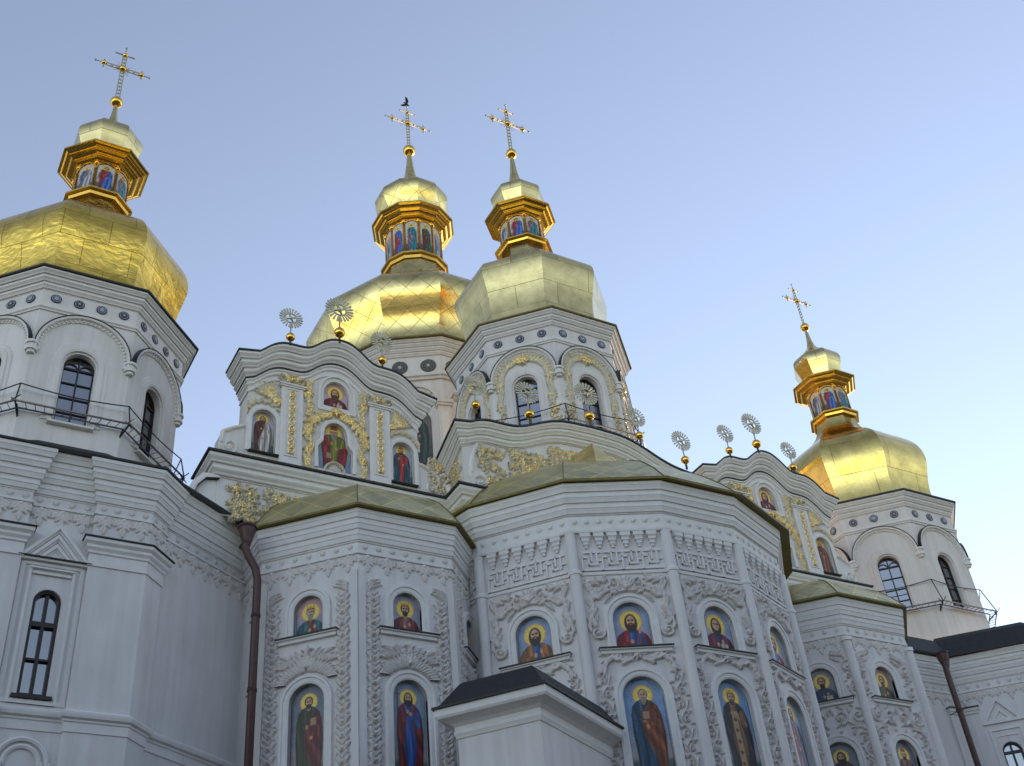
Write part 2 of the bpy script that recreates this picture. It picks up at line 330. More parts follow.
def acanth(r, path, L, W, h, side=(-1, 1), step=0.13, curl=0.35, lean=0.75, stem=0.06):
    P = np.array(path, float); d = np.hypot(*(P[1:]-P[:-1]).T); c = np.concatenate([[0], np.cumsum(d)]); n = max(2, int(c[-1]/step))
    if stem: r.stroke([tuple(p) for p in P], stem, h*0.8, 0.7)
    for i in range(n+1):
        t = c[-1]*i/n; x = np.interp(t, c, P[:, 0]); y = np.interp(t, c, P[:, 1]); k = min(len(P)-2, int(np.searchsorted(c, t, 'right')-1)); a = math.atan2(P[k+1, 1]-P[k, 1], P[k+1, 0]-P[k, 0])
        for sd in side: r.leaf(x, y, a+sd*lean, L*(0.85+0.3*((i*7) % 3)/2), W, h, curl=-sd*curl, lobes=(1 if L > 0.25 else 0))
def rel_strip(mb, F, u, v0, v1, wd, m, kind='leaf', h=0.06, mg=None, step=None):
    r = Rel(u-wd/2-0.06, u+wd/2+0.06, v0, v1, 0.022); st = step or wd*0.92; n = max(1, int((v1-v0)/st)); st = (v1-v0)/n
    for i in range(n):
        y = v0+i*st
        if kind == 'leaf':
            for sg in (-1, 1):
                r.leaf(u+sg*0.01, y+0.02, math.pi/2-sg*0.75, wd*0.62, wd*0.26, h, curl=sg*0.30); r.leaf(u+sg*0.02, y+st*0.30, math.pi/2-sg*1.30, wd*0.48, wd*0.20, h*0.9, curl=sg*0.35)
                r.leaf(u+sg*0.01, y+st*0.55, math.pi/2-sg*0.42, wd*0.52, wd*0.17, h*0.85, curl=-sg*0.3); r.leaf(u+sg*wd*0.12, y+st*0.12, math.pi/2-sg*2.2, wd*0.34, wd*0.15, h*0.8)
            r.bump(u, y+st*0.30, wd*0.10, h*1.1); r.leaf(u, y+st*0.4, math.pi/2, wd*0.42, wd*0.14, h)
        elif kind == 'vine':
            sg = 1 if i % 2 else -1
            r.stroke([(u+sg*wd*0.26*math.sin(math.pi*t/6), y+st*t/6) for t in range(7)], wd*0.11, h*0.8)
            r.spiral(u-sg*wd*0.16, y+st*0.5, wd*0.22, math.pi/2, 1.1, wd*0.10, h, cw=-sg)
            for (dx, dy, da, L) in ((0.30, 0.35, 0.5, 0.42), (0.30, 0.65, 1.0, 0.36), (0.10, 0.1, 1.9, 0.36), (-0.30, 0.85, 0.4, 0.34), (-0.36, 0.2, 1.2, 0.30)): r.leaf(u+sg*wd*dx*0.8, y+st*dy, math.pi/2-sg*(1 if dx > 0 else -1)*da, wd*L, wd*0.15, h, curl=sg*0.4)
        elif kind == 'ring':
            c = [(u+wd*0.33*math.cos(t*math.pi/6), y+st/2+st*0.40*math.sin(t*math.pi/6)) for t in range(13)]
            r.stroke(c, wd*0.24, h); r.bump(u, y+st/2, wd*0.13, h*1.1)
            for sg in (-1, 1): r.bump(u+sg*wd*0.36, y, wd*0.10, h*0.7)
    r.mesh(mb, F, m, mg)
def rel_bouquet(mb, F, u0, u1, v0, v1, m, mg=None, seed=1, h=0.12, n=None, clip=None, gthr=0.44, sym=True, dens=1.0):
    rd = random.Random(seed); r = Rel(u0-0.05, u1+0.05, v0-0.05, v1+0.05, 0.022); W = u1-u0; Hh = v1-v0; c = (u0+u1)/2
    n = n or int(W*Hh*11*dens)+3
    sc = min(0.27, 0.27*min(W, Hh)+0.07)
    def item(x, y, sg):
        k = rd.random(); a = rd.uniform(0, math.pi)
        return k, a
    for i in range(n):
        x = rd.uniform(u0+sc*0.4, (c if sym else u1-sc*0.4)); y = rd.uniform(v0+sc*0.4, v1-sc*0.4); k = rd.random(); a = rd.uniform(-0.3, math.pi*1.1); L = sc*rd.uniform(0.75, 1.3)
        for sg in ((-1, 1) if sym else (1,)):
            xx = x if sg == 1 else 2*c-x; aa = a if sg == 1 else math.pi-a
            if k < 0.45: r.leaf(xx, y, aa, L, L*0.34, h*rd.uniform(0.7, 1), curl=sg*0.4, lobes=2)
            elif k < 0.75:
                for t in (-0.75, -0.25, 0.25, 0.75): r.leaf(xx, y, aa+t*sg, L*0.85, L*0.19, h*rd.uniform(0.7, 1))
            elif k < 0.93: r.spiral(xx, y, L*0.5, aa, 1.1, L*0.17, h*0.8, cw=sg)
            else: r.rosette(xx, y, L*0.48, 7, h)
    if sym: r.rosette(c, (v0+v1)/2, sc*0.75, 8, h*1.1)
    r.mesh(mb, F, m, mg, gthr, clip=clip)

# ------------------------------------------------------------------ mosaic icons
def sst(a, b, x): t = np.clip((x-a)/(b-a), 0, 1); return t*t*(3-2*t)
def paint(S, T, H, p):
    """S in -1..1 across, T in 0..H up; returns sRGB"""
    rd = np.random.RandomState(p.get('seed', 1)); img = np.empty(S.shape+(3,))
    def C(*c): return np.array(c, float)
    def lay(mask, c):
        nonlocal img
        c = np.asarray(c, float); c = c if c.ndim == 3 else c[None, None, :]; img = img*(1-mask[..., None])+c*mask[..., None]
    def ell(x, y, a, b, rot=0.0, e=0.10):
        c, s_ = math.cos(rot), math.sin(rot); X = (S-x)*c+(T-y)*s_; Y = -(S-x)*s_+(T-y)*c
        return 1-sst(1-e, 1+e, np.hypot(X/a, Y/b))
    def seg(x0, y0, x1, y1, w0, w1=None):
        w1 = w1 if w1 is not None else w0; dx, dy = x1-x0, y1-y0; t = np.clip(((S-x0)*dx+(T-y0)*dy)/(dx*dx+dy*dy), 0, 1)
        d = np.hypot(S-x0-t*dx, T-y0-t*dy); wd = w0+(w1-w0)*t; return 1-sst(wd*0.9, wd*1.1, d)
    def folds(c, fx, ph, amp=0.30, sl=0.25):
        f = np.sin(fx*(S+sl*np.sin(T*1.7+ph)*0.6+sl*T*0.2)+ph)+0.5*np.sin(fx*2.3*S+T*1.2+ph*2)
        f = f/1.5; k = 1+amp*f; return np.clip(np.asarray(c)[None, None, :]*k[..., None]+0.10*np.clip(f-0.45, 0, 1)[..., None], 0, 1)
    top, bot = C(*p.get('bg', (0.45, 0.58, 0.76))), C(*p.get('bg2', (0.72, 0.72, 0.70))); t = sst(0.12*H, 0.7*H, T)[..., None]
    g_ = (bot*(1-t)+top*t); img[:] = (g_*0.72+0.28*g_.mean(-1, keepdims=True))*0.84+0.14
    cl = 0.5+0.5*np.sin(S*4+T*3+p.get('seed', 1))*np.sin(T*5-S*2); img += 0.06*(cl[..., None]-0.5)
    full = p.get('full', False)
    if full: hx, hy, hr = p.get('hx', 0.0), H*0.845, 0.26; 
    else: hx, hy, hr = p.get('hx', 0.0), H*0.635, 0.34
    if full and H > 4:
        lay(1-sst(0.24*H, 0.30*H, T), (0.30, 0.36, 0.36)); lay(1-sst(0.08*H, 0.17*H, T+0.1*np.sin(S*5)), (0.20, 0.24, 0.17))
    # lettering on either side of the halo, as small gold strokes
    for sx in (-1, 1):
        for k in range(4):
            x = hx+sx*(0.42+0.10*k)*0.9; y = hy+hr*2.35-0.12*k
            if abs(x) < 0.82: lay(seg(x, y-0.05, x+0.02, y+0.05, 0.018)*0.8, (0.55, 0.38, 0.30))
    R = hr*(1.9 if full else 1.85); d = np.hypot(S-hx, T-hy)
    lay(1-sst(R*0.96, R*1.10, d), (0.80, 0.52, 0.42)); lay(1-sst(R*0.90, R*0.98, d), (0.88, 0.77, 0.34))
    lay((1-sst(0, R*0.9, d))*0.8, (0.98, 0.93, 0.50))
    r1, r2_ = C(*p['robe']), C(*p['inner'])
    sh = hy-hr*1.35
    if full:
        ys = np.array([0.02, 0.06, 0.25, 0.5, 0.66, 0.745, 0.79, 0.81])*H; ws = np.array([0.52, 0.58, 0.66, 0.74, 0.70, 0.58, 0.34, 0.10])
        cx = p.get('sway', 0.06)*np.sin(T/H*4); hw = np.interp(T, ys, ws); body = (1-sst(0.95, 1.07, np.abs(S-hx-cx)/hw))*(T > 0.045*H)*(T < 0.81*H)
        for sx in (-0.2, 0.2): lay(ell(hx+sx, 0.045*H, 0.14, 0.09), (0.45, 0.30, 0.22))
        lay(body, folds(r2_, 13, 1.0, 0.34, 0.15))
        b = p.get('drape', 1); e = (S-hx)*b+0.35*np.sin(T*1.5)+0.10-0.55*(0.55-T/H)
        cl_ = body*(1-sst(-0.06, 0.06, e)) if p.get('open') is None else body*sst(0.22, 0.30, np.abs(S-hx-cx)+0.10*np.sin(T*2))
        lay(cl_, folds(r1, 10, 2.0, 0.34, 0.5))
        lay(body*sst(0.80, 0.98, np.abs(S-hx-cx)/hw)*0.55, r1*0.35)
        yA = 0.60*H
        for sx, (tx, ty) in ((-1, p.get('h1', (-0.10, 0.62))), (1, p.get('h2', (0.16, 0.52)))):
            x0 = hx+sx*0.46; lay(seg(x0, 0.70*H, hx+sx*0.52, 0.60*H, 0.15, 0.13), folds(r1 if sx*b < 0 else r2_, 14, 0.5, 0.3)); lay(seg(hx+sx*0.52, 0.60*H, hx+tx, ty*H, 0.13, 0.09), folds(r1 if sx*b < 0 else r2_, 16, 0.9, 0.3))
            lay(ell(hx+tx, ty*H, 0.085, 0.11), (0.72, 0.52, 0.40))
        if p.get('book'): bx, by = hx+p['book'][0], p['book'][1]*H; lay(((np.abs(S-bx) < 0.21) & (np.abs(T-by) < 0.24))*1.0, (0.42, 0.24, 0.16)); lay(((np.abs(S-bx) < 0.15) & (np.abs(T-by-0.02) < 0.18))*1.0, (0.62, 0.50, 0.38))
        if p.get('stole'):
            lay(((np.abs(S-hx) < 0.16) & (T < 0.72*H) & (T > 0.16*H))*0.9, (0.62, 0.50, 0.34))
            for k in range(5): lay(ell(hx, (0.24+0.1*k)*H, 0.09, 0.09), (0.40, 0.16, 0.14))
        if p.get('staff'): lay(seg(hx+p['staff'], 0.06*H, hx+p['staff']*0.8, 0.78*H, 0.025), (0.30, 0.22, 0.14))
    else:
        ys = np.array([0, 0.2, 0.33, 0.41, 0.46])*H; ws = np.array([0.98, 0.92, 0.76, 0.48, 0.14])
        hw = np.interp(T, ys, ws); body = (1-sst(0.95, 1.06, np.abs(S-hx)/hw))*(T < 0.45*H)
        lay(body, folds(r1, 9, 0.7, 0.32, 0.5)); b = p.get('drape', 1)
        lay(body*(1-sst(0.20, 0.28, np.abs(S-hx-0.05*b)+0.12*(0.45*H-T)*0.2)), folds(r2_, 15, 1.7, 0.3))
        lay(body*sst(0.82, 0.98, np.abs(S-hx)/hw)*0.5, r1*0.4)
        lay(seg(hx-0.62, 0.10*H, hx-0.10, 0.17*H, 0.15, 0.10), folds(r1, 14, 0.2, 0.3)); lay(ell(hx-0.05, 0.20*H, 0.10, 0.12), (0.74, 0.54, 0.42))
        hx2, hy2 = p.get('hand', (0.28, 0.24)); lay(seg(hx+0.60, 0.06*H, hx+hx2, hy2*H, 0.15, 0.08), folds(r2_ if p.get('mix') else r1, 14, 0.9, 0.3)); lay(ell(hx+hx2, (hy2+0.03)*H, 0.085, 0.14), (0.74, 0.54, 0.42))
        if p.get('book'): lay(((np.abs(S-hx-0.35) < 0.22) & (np.abs(T-0.14*H) < 0.22))*1.0, (0.70, 0.66, 0.58)); lay(((np.abs(S-hx-0.35) < 0.02) & (np.abs(T-0.14*H) < 0.22))*1.0, (0.40, 0.33, 0.28))
    hair = C(*p.get('hair', (0.16, 0.10, 0.07))); skin = C(0.80, 0.60, 0.46)
    lay(ell(hx, hy-hr*1.25, hr*0.45, hr*0.55), skin*0.75)
    if p.get('veil'): lay(ell(hx, hy-hr*0.35, hr*1.15, hr*1.75), C(*p['veil'])); lay(ell(hx, hy-hr*0.15, hr*0.86, hr*1.15), C(*p['veil'])*0.6)
    elif p.get('long'): lay(ell(hx, hy-hr*0.35, hr*1.02, hr*1.55), hair)
    else: lay(ell(hx, hy+hr*0.12, hr*0.93, hr*1.08), hair)
    lay(ell(hx, hy, hr*0.68, hr*0.96), skin)
    lay(ell(hx+hr*0.32, hy-hr*0.05, hr*0.30, hr*0.80)*0.35, skin*0.6)
    if p.get('beard'):
        L = p['beard']; lay(ell(hx, hy-hr*(0.60+0.38*L), hr*0.58, hr*(0.26+0.52*L)), hair*1.05); lay(ell(hx, hy-hr*0.20, hr*0.44, hr*0.42), skin); lay(seg(hx-hr*0.28, hy-hr*0.42, hx+hr*0.28, hy-hr*0.42, hr*0.10), hair)
    for sx in (-1, 1):
        lay(seg(hx+sx*hr*0.12, hy+hr*0.22, hx+sx*hr*0.46, hy+hr*0.20, hr*0.07), hair*0.7); lay(ell(hx+sx*hr*0.28, hy+hr*0.05, hr*0.13, hr*0.09), (0.12, 0.08, 0.06))
    lay(seg(hx, hy+hr*0.05, hx+hr*0.03, hy-hr*0.22, hr*0.06)*0.7, skin*0.62); lay(seg(hx-hr*0.16, hy-hr*0.50, hx+hr*0.16, hy-hr*0.50, hr*0.06), (0.50, 0.22, 0.18))
    if p.get('crown') == 'mitre':
        lay(ell(hx, hy+hr*1.05, hr*0.85, hr*0.85)*(T > hy+hr*0.45), (0.66, 0.42, 0.16)); lay(seg(hx-hr*0.7, hy+hr*0.58, hx+hr*0.7, hy+hr*0.58, hr*0.14), (0.82, 0.70, 0.42))
        for k in (-0.35, 0, 0.35): lay(ell(hx+k*hr, hy+hr*1.05, hr*0.13, hr*0.16), (0.45, 0.12, 0.12))
    elif p.get('crown') == 'crown':
        lay(((np.abs(S-hx) < hr*0.78) & (T > hy+hr*0.62) & (T < hy+hr*(1.25+0.28*np.cos((S-hx)/hr*9))))*1.0, (0.78, 0.58, 0.20)); lay(seg(hx-hr*0.7, hy+hr*0.72, hx+hr*0.7, hy+hr*0.72, hr*0.09), (0.45, 0.20, 0.14))
    if p.get('cross'): x = hx-0.62; lay(seg(x, 0.55*H, x, 0.93*H, 0.025), (0.25, 0.18, 0.12)); lay(seg(x-0.14, 0.88*H, x+0.14, 0.88*H, 0.022), (0.25, 0.18, 0.12))
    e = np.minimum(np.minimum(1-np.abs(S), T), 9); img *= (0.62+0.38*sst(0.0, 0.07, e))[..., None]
    img *= (1+0.05*rd.randn(*S.shape))[..., None]
    return np.clip(img*1.10*p.get('gain', 1.0), 0, 1)
def icon(parent, F, u0, vb, wd, vt, p, w_=-0.16, name='mosaic_icon', res=0.016, label=None, rise=None):
    hh = vt-vb; nu = max(12, int(wd/res)); nv = max(16, int(hh/res)); r = wd/2; rise = rise or r
    s = np.linspace(-1, 1, nu); t = np.linspace(0, 1, nv); S, T = np.meshgrid(s, t)
    # squash rows of the arch so that the grid fits under the curve
    y = vb+T*hh; x = u0+S*r
    over = np.clip((y-(vt-rise))/rise, 0, 1); lim = np.sqrt(np.clip(1-over**2, 0.0, 1)); x = u0+S*r*lim
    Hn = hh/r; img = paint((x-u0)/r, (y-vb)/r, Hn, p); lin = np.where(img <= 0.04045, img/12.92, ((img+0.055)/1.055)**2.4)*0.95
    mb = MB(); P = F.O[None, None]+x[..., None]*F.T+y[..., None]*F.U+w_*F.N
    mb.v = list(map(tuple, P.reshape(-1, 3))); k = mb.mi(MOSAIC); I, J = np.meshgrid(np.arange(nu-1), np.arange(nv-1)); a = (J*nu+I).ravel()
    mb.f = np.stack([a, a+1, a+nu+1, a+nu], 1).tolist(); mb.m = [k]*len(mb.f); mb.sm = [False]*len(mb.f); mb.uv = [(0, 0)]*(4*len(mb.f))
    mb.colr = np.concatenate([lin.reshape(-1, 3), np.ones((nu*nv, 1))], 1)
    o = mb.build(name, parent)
    if label: o['label'] = label
    return o
DK, GR, WH, BR = (0.13, 0.09, 0.07), (0.50, 0.48, 0.45), (0.78, 0.76, 0.72), (0.30, 0.19, 0.11)
RED, WINE, BLUE, TEAL, GREEN, OCH, GOLDC = (0.52, 0.13, 0.12), (0.36, 0.13, 0.12), (0.20, 0.34, 0.62), (0.12, 0.42, 0.46), (0.20, 0.29, 0.15), (0.62, 0.42, 0.16), (0.66, 0.52, 0.28)

# ------------------------------------------------------------------ profiles
def cprof(out, h, n=5, pw=1.25, o0=0.0, z0=0.0):
    """stepped cornice: n fillets, each with a throated drip under it"""
    P = [(0, z0)]; dz = h/n
    for i in range(n):
        o = o0+(out-o0)*((i+1)/n)**pw; z = z0+i*dz; pv = o0+(out-o0)*(i/n)**pw
        g = 0.028
        P += [(max(pv-0.01, 0.01), z), (max(pv-0.01, 0.01), z+dz*0.10), (pv+(o-pv)*0.35+0.004, z+dz*0.14), (pv+(o-pv)*0.5+0.006, z+dz*0.34), (o-0.02, z+dz*0.52), (o-0.02, z+dz*0.60), (o, z+dz*0.60), (o, z+dz*0.95), (o-g*0.6, z+dz*0.95), (o-g*0.6, z+dz)]
    P += [(-0.05, z0+h)]
    return P
def octa(ctr, R, n=8, a0=None, zz=None, arc=None):
    a0 = 180.0/n if a0 is None else a0
    A = [a0+360.0*i/n for i in range(n)] if arc is None else arc
    return [(ctr[0]+R*math.sin(R_(a)), ctr[1]-R*math.cos(R_(a))) + ((zz,) if zz is not None else ()) for a in A]
def lathe(mb, ctr, prof, m, n=8, a0=None, sub=6, close=False):
    """faceted dome: each facet smooth in itself; UV in metres"""
    a0 = 180.0/n if a0 is None else a0
    # smooth the profile
    pr = []
    for i in range(len(prof)-1):
        p0 = prof[max(i-1, 0)]; p1 = prof[i]; p2 = prof[i+1]; p3 = prof[min(i+2, len(prof)-1)]
        for k in range(3):
            t = k/3; f = lambda a, b, c, d: 0.5*((2*b)+(-a+c)*t+(2*a-5*b+4*c-d)*t*t+(-a+3*b-3*c+d)*t**3)
            pr.append((f(p0[0], p1[0], p2[0], p3[0]), f(p0[1], p1[1], p2[1], p3[1])))
    pr.append(prof[-1]); L = [0]
    for i in range(1, len(pr)): L.append(L[-1]+math.hypot(pr[i][0]-pr[i-1][0], pr[i][1]-pr[i-1][1]))
    for k in range(n):
        a1, a2 = R_(a0+360/n*k), R_(a0+360/n*(k+1)); V = []; UV = []; Fc = []
        for i, (r, z) in enumerate(pr):
            x1, y1, x2, y2 = r*math.sin(a1), -r*math.cos(a1), r*math.sin(a2), -r*math.cos(a2); hw = math.hypot(x2-x1, y2-y1)/2
            for j in range(sub+1):
                t = j/sub; V.append((ctr[0]+x1+(x2-x1)*t, ctr[1]+y1+(y2-y1)*t, z)); UV.append(((2*t-1)*hw+k*7.37, L[i]))
        for i in range(len(pr)-1):
            for j in range(sub): a = i*(sub+1)+j; Fc.append([a, a+1, a+sub+2, a+sub+1])
        mb.add(V, Fc, m, True, UV)
def cross(parent, x, y, z0, z1, arm, bird=False):
    """openwork cross standing in the plane of the facade"""
    mb = MB(); F = Fr((x, y, 0), (1, 0, 0), (0, 0, 1), (0, -1, 0)); h = z1-z0; zc = z0+h*0.58; t = 0.035*h/3.6
    for (a, b, c, d) in ((0, z0, 0, z1-h*0.13), (-arm*0.72, zc, arm*0.72, zc)):
        dx, dz = c-a, d-b; L = math.hypot(dx, dz); ux, uz = dx/L, dz/L; px, pz = -uz, ux; g = 0.085*h/3.6
        for s in (-1, 1): tube(mb, [F.p(a+px*g*s, b+pz*g*s), F.p(c+px*g*s, d+pz*g*s)], t*0.75, SILV, 6)
        n = int(L/(0.23*h/3.6))
        for i in range(n):
            q = (i+0.5)/n; ball(mb, F.p(a+dx*q, b+dz*q), 0.06*h/3.6, SILV, 6, 5)
    tube(mb, [F.p(0, z1-h*0.15), F.p(0, z1)], t*1.1, SILV, 6, r2=t*0.5)
    for s in (-1, 1):
        tube(mb, [F.p(s*arm*0.68, zc), F.p(s*arm, zc)], t*1.1, SILV, 6, r2=t*0.5)
        tube(mb, [F.p(s*arm*0.70, zc-arm*0.22), F.p(s*arm*0.70, zc+arm*0.22)], t, SILV, 6)
        ball(mb, F.p(s*arm*0.70, zc), 0.12*h/3.6, POLISH, 10, 8); ball(mb, F.p(s*arm, zc), t*1.8, SILV, 6, 5)
    zt = z1-h*0.15; tube(mb, [F.p(-arm*0.34, zt), F.p(arm*0.34, zt)], t, SILV, 6); ball(mb, F.p(0, zt), 0.12*h/3.6, POLISH, 10, 8); ball(mb, F.p(0, z1), t*1.8, SILV, 6, 5)
    for s in (-1, 1): ball(mb, F.p(s*arm*0.34, zt), t*1.5, SILV, 6, 5)
    ball(mb, F.p(0, zc), 0.17*h/3.6, POLISH, 12, 8)
    for i in range(16):
        a = 2*math.pi*(i+0.5)/16
        if abs(math.sin(2*a)) < 0.3: continue
        r = arm*(0.40 if i % 2 else 0.30); tube(mb, [F.p(0.14*math.cos(a), zc+0.14*math.sin(a)), F.p(r*math.cos(a), zc+r*math.sin(a))], t*0.45, SILV, 5, r2=t*0.3)
    return mb.build('cross', parent)
def mini_icons(parent, ctr, ap, z0, z1, n, faces, wd):
    k = 0
    sets = [dict(robe=WINE, inner=GREEN, hair=DK), dict(robe=(0.30, 0.33, 0.42), inner=(0.55, 0.56, 0.60), hair=WH), dict(robe=RED, inner=BLUE, hair=DK), dict(robe=(0.42, 0.36, 0.44), inner=TEAL, hair=BR)]
    for f in faces:
        p = dict(sets[k % 4]); p.update(full=True, bg=(0.74, 0.72, 0.68), bg2=(0.60, 0.46, 0.42), seed=k+3); k += 1
        icon(parent, ff(ctr, 360.0/n*f, ap), 0, z0, wd, z1, p, w_=0.02, name='painted_saint', res=0.05)
def lantern(tw, ctr, n, Rb, zb0, zb1, Rd, zc0, zc1, Rc, small, ballz, ballr, faces, gm, label=None):
    ap = math.cos(math.pi/n); mb = MB()
    P = octa(ctr, Rd, n); sweep(mb, P, [(0, zb0-0.3), (0, zc0+0.2)], GOLD_M, closed=True, z=0)
    o = mb.build('lantern', tw)
    m1 = MB(); H = zb1-zb0
    sweep(m1, P, [(0.0, zb0-0.1*H), ((Rb-Rd)*0.5, zb0-0.05*H), ((Rb-Rd)*0.6, zb0+0.3*H), ((Rb-Rd), zb0+0.45*H), ((Rb-Rd), zb0+0.7*H), ((Rb-Rd)*0.7, zb0+0.8*H), ((Rb-Rd)*0.3, zb1), (0.0, zb1)], POLISH, closed=True, z=0); m1.build('base_moulding', o)
    m2 = MB(); H = zc1-zc0; D = Rc-Rd
    pr = [(0, -0.05*H)]
    for i in range(3):
        z = H*i/3; oo = D*((i+1)/3)**0.9; pv = D*(i/3)**0.9
        pr += [(pv+0.02, z), (pv+0.3*(oo-pv), z+H*0.05), (pv+0.55*(oo-pv), z+H*0.16), (oo-0.03, z+H*0.22), (oo, z+H*0.24), (oo, z+H*0.325)]
    pr += [(D+0.01, H), (D*0.3, H+0.25*D), (-0.1, H+0.3*D)]
    sweep(m2, P, [(a, b+zc0) for a, b in pr], POLISH, closed=True, z=0); m2.build('lantern_cornice', o)
    wd = 2*Rd*math.sin(math.pi/n)*0.86; mini_icons(o, ctr, Rd*ap, zb1+0.02, zc0-0.08, n, faces, wd)
    m3 = MB()
    for f in faces:
        F = ff(ctr, 360.0/n*f, Rd*ap); A = arch(0, zb1, wd*1.1, zc0-0.05, 8)[1:-1]
        fsweep(m3, F, A, [(0, 0.0), (0, 0.06), (-0.05, 0.06), (-0.05, 0.0)], POLISH)
    for f in range(n):
        a = R_(360.0/n*(f+0.5)); x, y = ctr[0]+Rd*math.sin(a), ctr[1]-Rd*math.cos(a)
        tube(m3, [(x, y, zb1-0.05), (x, y, zc0-0.15)], 0.045*Rd, POLISH, 8); ball(m3, (x, y, zc0-0.12), 0.10*Rd, POLISH, 8, 6)
    m3.build('arcade', o)
    m4 = MB(); lathe(m4, ctr, small, gm, n); cap = m4.build('small_dome', o)
    m5 = MB(); ball(m5, (ctr[0], ctr[1], ballz), ballr, POLISH, 20, 14); m5.build('gilt_ball', o)
    return o
def arched_window(parent, F, u0, vb, wd, vt, w_=-0.26, rows=4, fr=0.05, tracery=False, name='window'):
    mb = MB(); A = arch(u0, vb, wd, vt); fillpoly(mb, F, A, w_, GLASS)
    o = mb.build(name, parent); m2 = MB()
    fsweep(m2, F, A, [(0, w_-0.01), (0, w_+0.07), (fr, w_+0.07), (fr, w_-0.01)], WOOD, closed=True)
    fbox(m2, F, u0-fr*0.55, u0+fr*0.55, vb, vt-0.02, w_+0.005, w_+0.055, WOOD)
    for i in range(1, rows+1):
        v = vb+(vt-wd/2-vb)*i/rows; b = fr*(0.8 if i == rows else 0.45); fbox(m2, F, u0-wd/2, u0+wd/2, v-b, v+b, w_+0.006, w_+0.050, WOOD)
    if tracery:
        for s in (-1, 1): fsweep(m2, F, [(u0+s*wd*0.25+wd*0.22*math.cos(math.pi*i/8), vt-wd/2+wd*0.22*math.sin(math.pi*i/8)) for i in range(9)], [(-0.02, w_+0.005), (-0.02, w_+0.04), (0.02, w_+0.04), (0.02, w_+0.005)], WOOD)
    m2.build('window_frame', o)
    return o
def medallion(parent, F, u, v, r=0.2, kind=0):
    mb = MB(); disc(mb, F, u, v, r, -0.02, 0.035, GREENG if kind == 2 else NAVY, 20)
    disc(mb, F, u, v, r*0.80, 0.03, 0.042, GLZW if kind != 2 else TERRA, 18); disc(mb, F, u, v, r*0.70, 0.04, 0.048, NAVY if kind != 2 else GREENG, 18)
    n = 8 if kind == 0 else 6
    for i in range(n):
        a = 2*math.pi*i/n+0.2; p = [(u+r*q*math.cos(a+d), v+r*q*math.sin(a+d)) for q, d in ((0.12, -0.4), (0.45, -0.24), (0.66, 0), (0.45, 0.24), (0.12, 0.4))]
        fillpoly(mb, F, p, 0.055, GLZW if kind == 0 else TERRA)
    disc(mb, F, u, v, r*0.2, 0.05, 0.064, GLZW, 10)
    return mb.build('glazed_medallion', parent)

